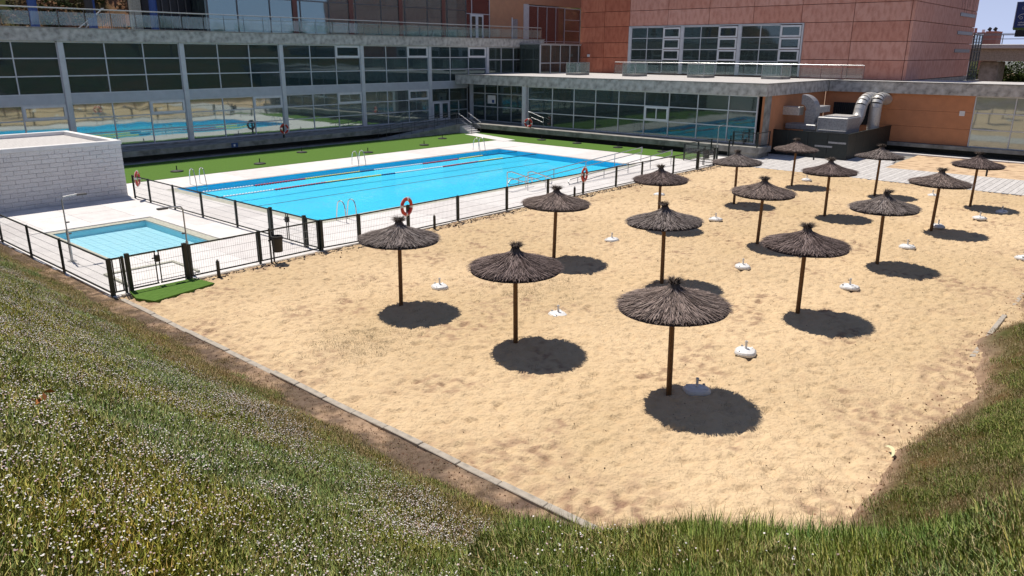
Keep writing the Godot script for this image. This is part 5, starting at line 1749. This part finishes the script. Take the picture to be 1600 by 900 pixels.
func make_vegetation() -> void:
	var g := RandomNumberGenerator.new()
	g.seed = 77
	var gr := [Color(0.27, 0.31, 0.085), Color(0.22, 0.285, 0.075), Color(0.36, 0.36, 0.11), Color(0.15, 0.22, 0.065), Color(0.48, 0.41, 0.20)]
	var dr := [Color(0.40, 0.30, 0.165), Color(0.33, 0.235, 0.125), Color(0.26, 0.215, 0.105), Color(0.48, 0.39, 0.24), Color(0.19, 0.205, 0.08)]
	var short_a := patch_mesh(1, 0.24, 120, 0.03, 0.10, 0.0032, gr, 0.9)
	var dry_a := patch_mesh(2, 0.24, 85, 0.03, 0.10, 0.0028, dr, 1.0)
	var tall_a := patch_mesh(3, 0.15, 32, 0.08, 0.34, 0.0036, [gr[0], gr[1], gr[1], gr[3], gr[0], gr[2], Color(0.50, 0.44, 0.26)], 0.6)
	var dense_a := patch_mesh(4, 0.24, 120, 0.02, 0.07, 0.0045, [gr[0], gr[1], gr[3], Color(0.15, 0.15, 0.05)], 1.0)
	var A := [[], [], [], [], []]
	var C := [[], [], [], [], []]
	var add := func(k: int, x: float, z: float, s: float, c: Color) -> void:
		A[k].append(planted(x, z, s, g))
		C[k].append(c)
	# the long bank on the left
	for i in 60000:
		var x := g.randf_range(-3.5, 8.1)
		var z := g.randf_range(-36.0, 3.5)
		var d := Vector2(x, z).length()
		if d < 1.3: continue
		var keep := 1.0 if d < 7 else (0.62 if d < 14 else 0.38)
		if g.randf() > keep: continue
		var y := land(x, z)
		if y < 0.12:
			if x < 8.25 and g.randf() < (0.75 if z < -13.5 else 0.10 + 0.25 * clampf(fn.get_noise_2d(x * 9, z * 9) * 3, 0, 1)): add.call(1, x, z, g.randf_range(0.6, 1.0), Color(0.85, 0.82, 0.8))
			continue
		var n := fn.get_noise_2d(x * 3 + 31, z * 3)
		var n2 := fn.get_noise_2d(x * 11, z * 11 + 60)
		var dry := clampf(2.0 - y / 1.15 + n * 1.5, 0, 1)
		if z > -13.0: dry = clampf(dry * 1.0 + 0.1, 0, 1)
		if y < 0.8 and g.randf() > clampf(y / 0.9 + n2 * 0.6, 0.06, 1): continue
		var v := g.randf_range(0.85, 1.3)
		if g.randf() < maxf(dry * 0.9, 0.14):
			add.call(1, x, z, g.randf_range(0.8, 1.25), Color(v, v, v))
		else:
			# cooler, bluish green half-way down, yellower where it is dry
			var c := Color(v, v, v) * Color(1.06 + n * 0.3, 1.0, 1.05 - n * 0.6)
			c.a = 1
			add.call(0, x, z, g.randf_range(0.75, 1.2), c)
			if g.randf() < 0.8: add.call(3, x + 0.05, z, g.randf_range(0.9, 1.3), c)
		# daisies
		var fd := clampf((y - 0.9) / 1.1, 0, 1) * clampf(0.75 + n * 1.8 + n2 * 2.4, 0.04, 1.3)
		var th := rad_to_deg(atan2(x, -z))
		if th > 44: fd *= clampf(1.0 - (th - 44) / 18.0, 0.05, 1)
		var per := 0.5 if d < 6 else (0.8 if d < 10 else 1.0)
		if g.randf() < fd * per: add.call(4, x + g.randf_range(-0.1, 0.1), z, g.randf_range(0.85, 1.15), Color.WHITE)
	# tall grass on the shoulder in front
	for i in 9000:
		var th := deg_to_rad(g.randf_range(40, 118))
		var r := sqrt(g.randf_range(1.6 * 1.6, 6.4 * 6.4))
		var x := r * sin(th)
		var z := -r * cos(th)
		var n := fn.get_noise_2d(x * 6, z * 6 + 20)
		var lim := clampf((rad_to_deg(th) - 40) / 14.0, 0.1, 1)
		var n3 := fn.get_noise_2d(x * 17 + 5, z * 17)
		if g.randf() > lim * clampf(0.62 + n * 1.4 + n3 * 1.6, 0.08, 1): continue
		var v := g.randf_range(0.75, 1.2)
		add.call(2, x, z, g.randf_range(0.38, 0.7) * (1.25 if n3 > 0.15 else 1.0), Color(v * (1.0 - 0.4 * n), v * 1.04, v * 0.95))
		if g.randf() < 0.5: add.call(0 if g.randf() < 0.6 else 1, x, z, g.randf_range(0.9, 1.3), Color(v, v, v))
	# the bank on the right: patchy grass over litter and earth
	for i in 26000:
		var x := g.randf_range(7.5, 42.0)
		var z := g.randf_range(-2.7, 3.5)
		if g.randf() > clampf(1.25 - x / 45.0, 0.2, 1): continue
		var y := land(x, z)
		if y < 0.02: continue
		var n := fn.get_noise_2d(x * 4 + 80, z * 6)
		var v := g.randf_range(0.75, 1.2)
		var cover := clampf(y / 1.0, 0.05, 1)
		if g.randf() > cover: continue
		if g.randf() < clampf(0.16 + n * 2.4 + 0.14 * y, 0.03, 0.95) * clampf((y - 0.15) / 1.0, 0.04, 1):
			add.call(0, x, z, g.randf_range(0.8, 1.4), Color(v, v, v))
			add.call(3, x, z, g.randf_range(0.9, 1.3), Color(v, v, v))
		elif g.randf() < 0.75:
			add.call(1, x, z, g.randf_range(0.8, 1.3), Color(v * 1.05, v * 1.05, v * 1.15))
	scatter("meadow_grass", "short green grass covering the banks", "grass", short_a, M.grass, A[0], C[0])
	scatter("dry_grass", "dry brown grass along the foot of the banks", "grass", dry_a, M.grass, A[1], C[1])
	scatter("tall_grass", "tall green grass blades on the bank's shoulder beside the sand", "grass", tall_a, M.grass, A[2], C[2])
	scatter("clover", "low dense leaves under the grass of the banks", "ground cover", dense_a, M.grass, A[3], C[3])
	scatter("daisies", "countless small white daisies on the green bank", "flowers", flower_mesh(8, 13), M.flower, A[4], C[4])
	# weeds and twigs straggling over the sand
	var wx := []
	var wc := []
	for q in [[14.2, -18.0, 2.6, 90], [10.7, -14.6, 1.5, 260], [17.6, -14.6, 1.9, 220], [13.2, -5.2, 1.5, 24], [11.8, -4.0, 1.2, 34], [17.0, -4.5, 2.2, 40], [24.0, -13.5, 3.0, 30], [36.0, -14.0, 8.0, 50], [28.0, -7.0, 8.0, 50], [14.0, -10.0, 5.0, 40]]:
		for k in q[3]:
			var x: float = q[0] + g.randfn() * q[2] * 0.5
			var z: float = q[1] + g.randfn() * q[2] * 0.5
			if x < 8.6 or z < -22.6 or z > -2.8 or x > 46: continue
			var v := g.randf_range(0.7, 1.2)
			wx.append(Transform3D(Basis(Vector3.UP, g.randf() * TAU).scaled(Vector3.ONE * g.randf_range(0.5, 1.3)), Vector3(x, sand_height(x, z) - 0.005, z)))
			wc.append(Color(v, v, v))
	scatter("sand_weeds", "thin straggling weeds and twigs on the sand", "weeds", patch_mesh(9, 0.12, 9, 0.03, 0.12, 0.0025, [Color(0.09, 0.10, 0.03), Color(0.14, 0.09, 0.05), Color(0.10, 0.07, 0.045)], 2.2), M.grass, wx, wc)
	# debris along the foot of the fence
	wx = []
	wc = []
	for k in 900:
		var x := g.randf_range(9.0, 45.0)
		var z := -22.8 + absf(g.randfn()) * 0.28
		wx.append(Transform3D(Basis.from_euler(Vector3(g.randf(), g.randf() * TAU, g.randf())).scaled(Vector3.ONE * g.randf_range(0.4, 1.5)), Vector3(x, sand_height(x, z) + 0.01, z)))
		wc.append(Color.WHITE * g.randf_range(0.6, 1.2))
	for k in 1400:
		var x := g.randf_range(7.3, 8.3)
		var z := g.randf_range(-20.0, -2.4)
		wx.append(Transform3D(Basis.from_euler(Vector3(g.randf(), g.randf() * TAU, g.randf())).scaled(Vector3.ONE * g.randf_range(0.15, 0.65)), Vector3(x, land(x, z) + 0.004, z)))
		wc.append(Color(1.5, 1.3, 1.2) * g.randf_range(0.4, 1.6))
	for k in 800:
		var x := g.randf_range(10.5, 36.0)
		var z := -2.5 + g.randfn() * 0.45
		wx.append(Transform3D(Basis.from_euler(Vector3(g.randf(), g.randf() * TAU, g.randf())).scaled(Vector3.ONE * g.randf_range(0.2, 0.8)), Vector3(x, maxf(land(x, z), sand_height(x, z)) + 0.006, z)))
		wc.append(Color(1.8, 1.5, 1.3) * g.randf_range(0.5, 1.6))
	for k in 800:
		var x := g.randf_range(8.6, 46.0)
		var z := g.randf_range(-22.0, -3.0)
		wx.append(Transform3D(Basis.from_euler(Vector3(g.randf(), g.randf() * TAU, g.randf())).scaled(Vector3.ONE * g.randf_range(0.2, 0.6)), Vector3(x, sand_height(x, z) + 0.004, z)))
		wc.append(Color.WHITE * g.randf_range(0.6, 1.2))
	var ch := start()
	ch.set_color(Color(0.13, 0.085, 0.06))
	bx(ch, Vector3.ZERO, Vector3(0.06, 0.022, 0.035), 0.008)
	scatter("sand_litter", "bits of bark and earth scattered over the sand", "debris", ch.commit(), M.earth, wx, wc)
	# scrub on the hillside
	wx = []
	wc = []
	var bush := start()
	for k in 170:
		var dv := Vector3(g.randfn(), g.randfn() * 0.7, g.randfn()).normalized() * (0.55 + 0.45 * g.randf())
		var bs := Basis.from_euler(Vector3(g.randf() * TAU, g.randf() * TAU, 0))
		bush.set_color(Color(1, 1, 1) * g.randf_range(0.6, 1.3))
		quad(bush, dv + bs * Vector3(-0.14, 0, -0.09), dv + bs * Vector3(0.14, 0, -0.09), dv + bs * Vector3(0.14, 0, 0.09), dv + bs * Vector3(-0.14, 0, 0.09))
	var bush_mesh := bush.commit()
	for k in 900:
		var x := g.randf_range(-5.0, 60.0)
		var z := g.randf_range(-84.0, -64.5)
		wx.append(Transform3D(Basis(Vector3.UP, g.randf() * TAU).scaled(Vector3.ONE * g.randf_range(0.3, 0.9)), Vector3(x, hill(x, z), z)))
		wc.append([Color(0.055, 0.07, 0.02), Color(0.16, 0.10, 0.05), Color(0.22, 0.12, 0.07), Color(0.08, 0.06, 0.03)][g.randi() % 4])
	scatter("hillside_scrub", "dry brown and green scrub on the hillside behind the hall", "scrub", bush_mesh, M.leaf, wx, wc)
	# trees
	var crown := leaf_crown(61)
	var trunk := start()
	lathe(trunk, [Vector2(0.22, -0.5), Vector2(0.17, 0.6), Vector2(0.13, 2.2), Vector2(0.07, 4.0)], 10)
	for k in 5:
		var a := TAU * k / 5.0 + 0.3
		tube(trunk, Vector3(0, 1.9 + 0.25 * k, 0), Vector3(cos(a) * 1.1, 3.2 + 0.25 * k, sin(a) * 1.1), 0.07, 0.03, 6)
	var trunk_mesh := trunk.commit()
	var k2 := 0
	for x in [24.0, 32.0, 41.0, 50.0, 57.0, 66.0, 74.0, 83.0, 93.0, 104.0, 115.0, 128.0]:
		var z := 11.0 + 5.0 * sin(x * 1.7)
		tree(Vector3(x, land(x, z) - 0.1, z), 0.95 + 0.2 * sin(x), trunk_mesh, crown, "leafy park tree on top of the bank, mirrored in the hall's glass", "trees on the bank")
		k2 += 1
	for e in [[118.0, -18.6, 1.25, "dense green tree under the road bridge beside its pier"], [119.0, -16.3, 1.3, "dense green tree under the road bridge at the frame's edge"], [120.0, -23.0, 1.2, "dense green tree under the road bridge beside the stair tower"], [118.0, -13.0, 1.25, "dense green tree under the road bridge before the yard wall"]]:
		tree(Vector3(e[0], -1.2, e[1]), e[2], trunk_mesh, crown, e[3], "trees under the bridge")

func leaf_crown(sd: int) -> ArrayMesh:
	var g := RandomNumberGenerator.new()
	g.seed = sd
	var st := start()
	var lobes := []
	for k in 15:
		var t := g.randf() * TAU
		lobes.append([Vector3(cos(t) * g.randf_range(0.3, 1.6), g.randf_range(2.9, 5.6), sin(t) * g.randf_range(0.3, 1.6)), g.randf_range(0.6, 1.15)])
	for k in 5200:
		var l: Array = lobes[g.randi() % lobes.size()]
		var p: Vector3 = l[0] + Vector3(g.randfn(), g.randfn() * 0.8, g.randfn()).normalized() * l[1] * pow(g.randf(), 0.35)
		var bs := Basis.from_euler(Vector3(g.randf() * TAU, g.randf() * TAU, 0))
		st.set_color(Color(0.055, 0.085, 0.022) * g.randf_range(0.6, 1.5))
		quad(st, p + bs * Vector3(-0.11, 0, 0), p + bs * Vector3(0, 0.02, 0.055), p + bs * Vector3(0.11, 0, 0), p + bs * Vector3(0, 0.02, -0.055))
	return st.commit()

func tree(at: Vector3, s: float, tm: Mesh, cm: Mesh, label: String, grp: String) -> void:
	var t := thing("tree", label, "tree", at, rng.randf() * TAU, grp)
	t.scale = Vector3.ONE * s
	put("trunk", tm, M.pole_wood, t)
	put("crown", cm, M.leaf, t)
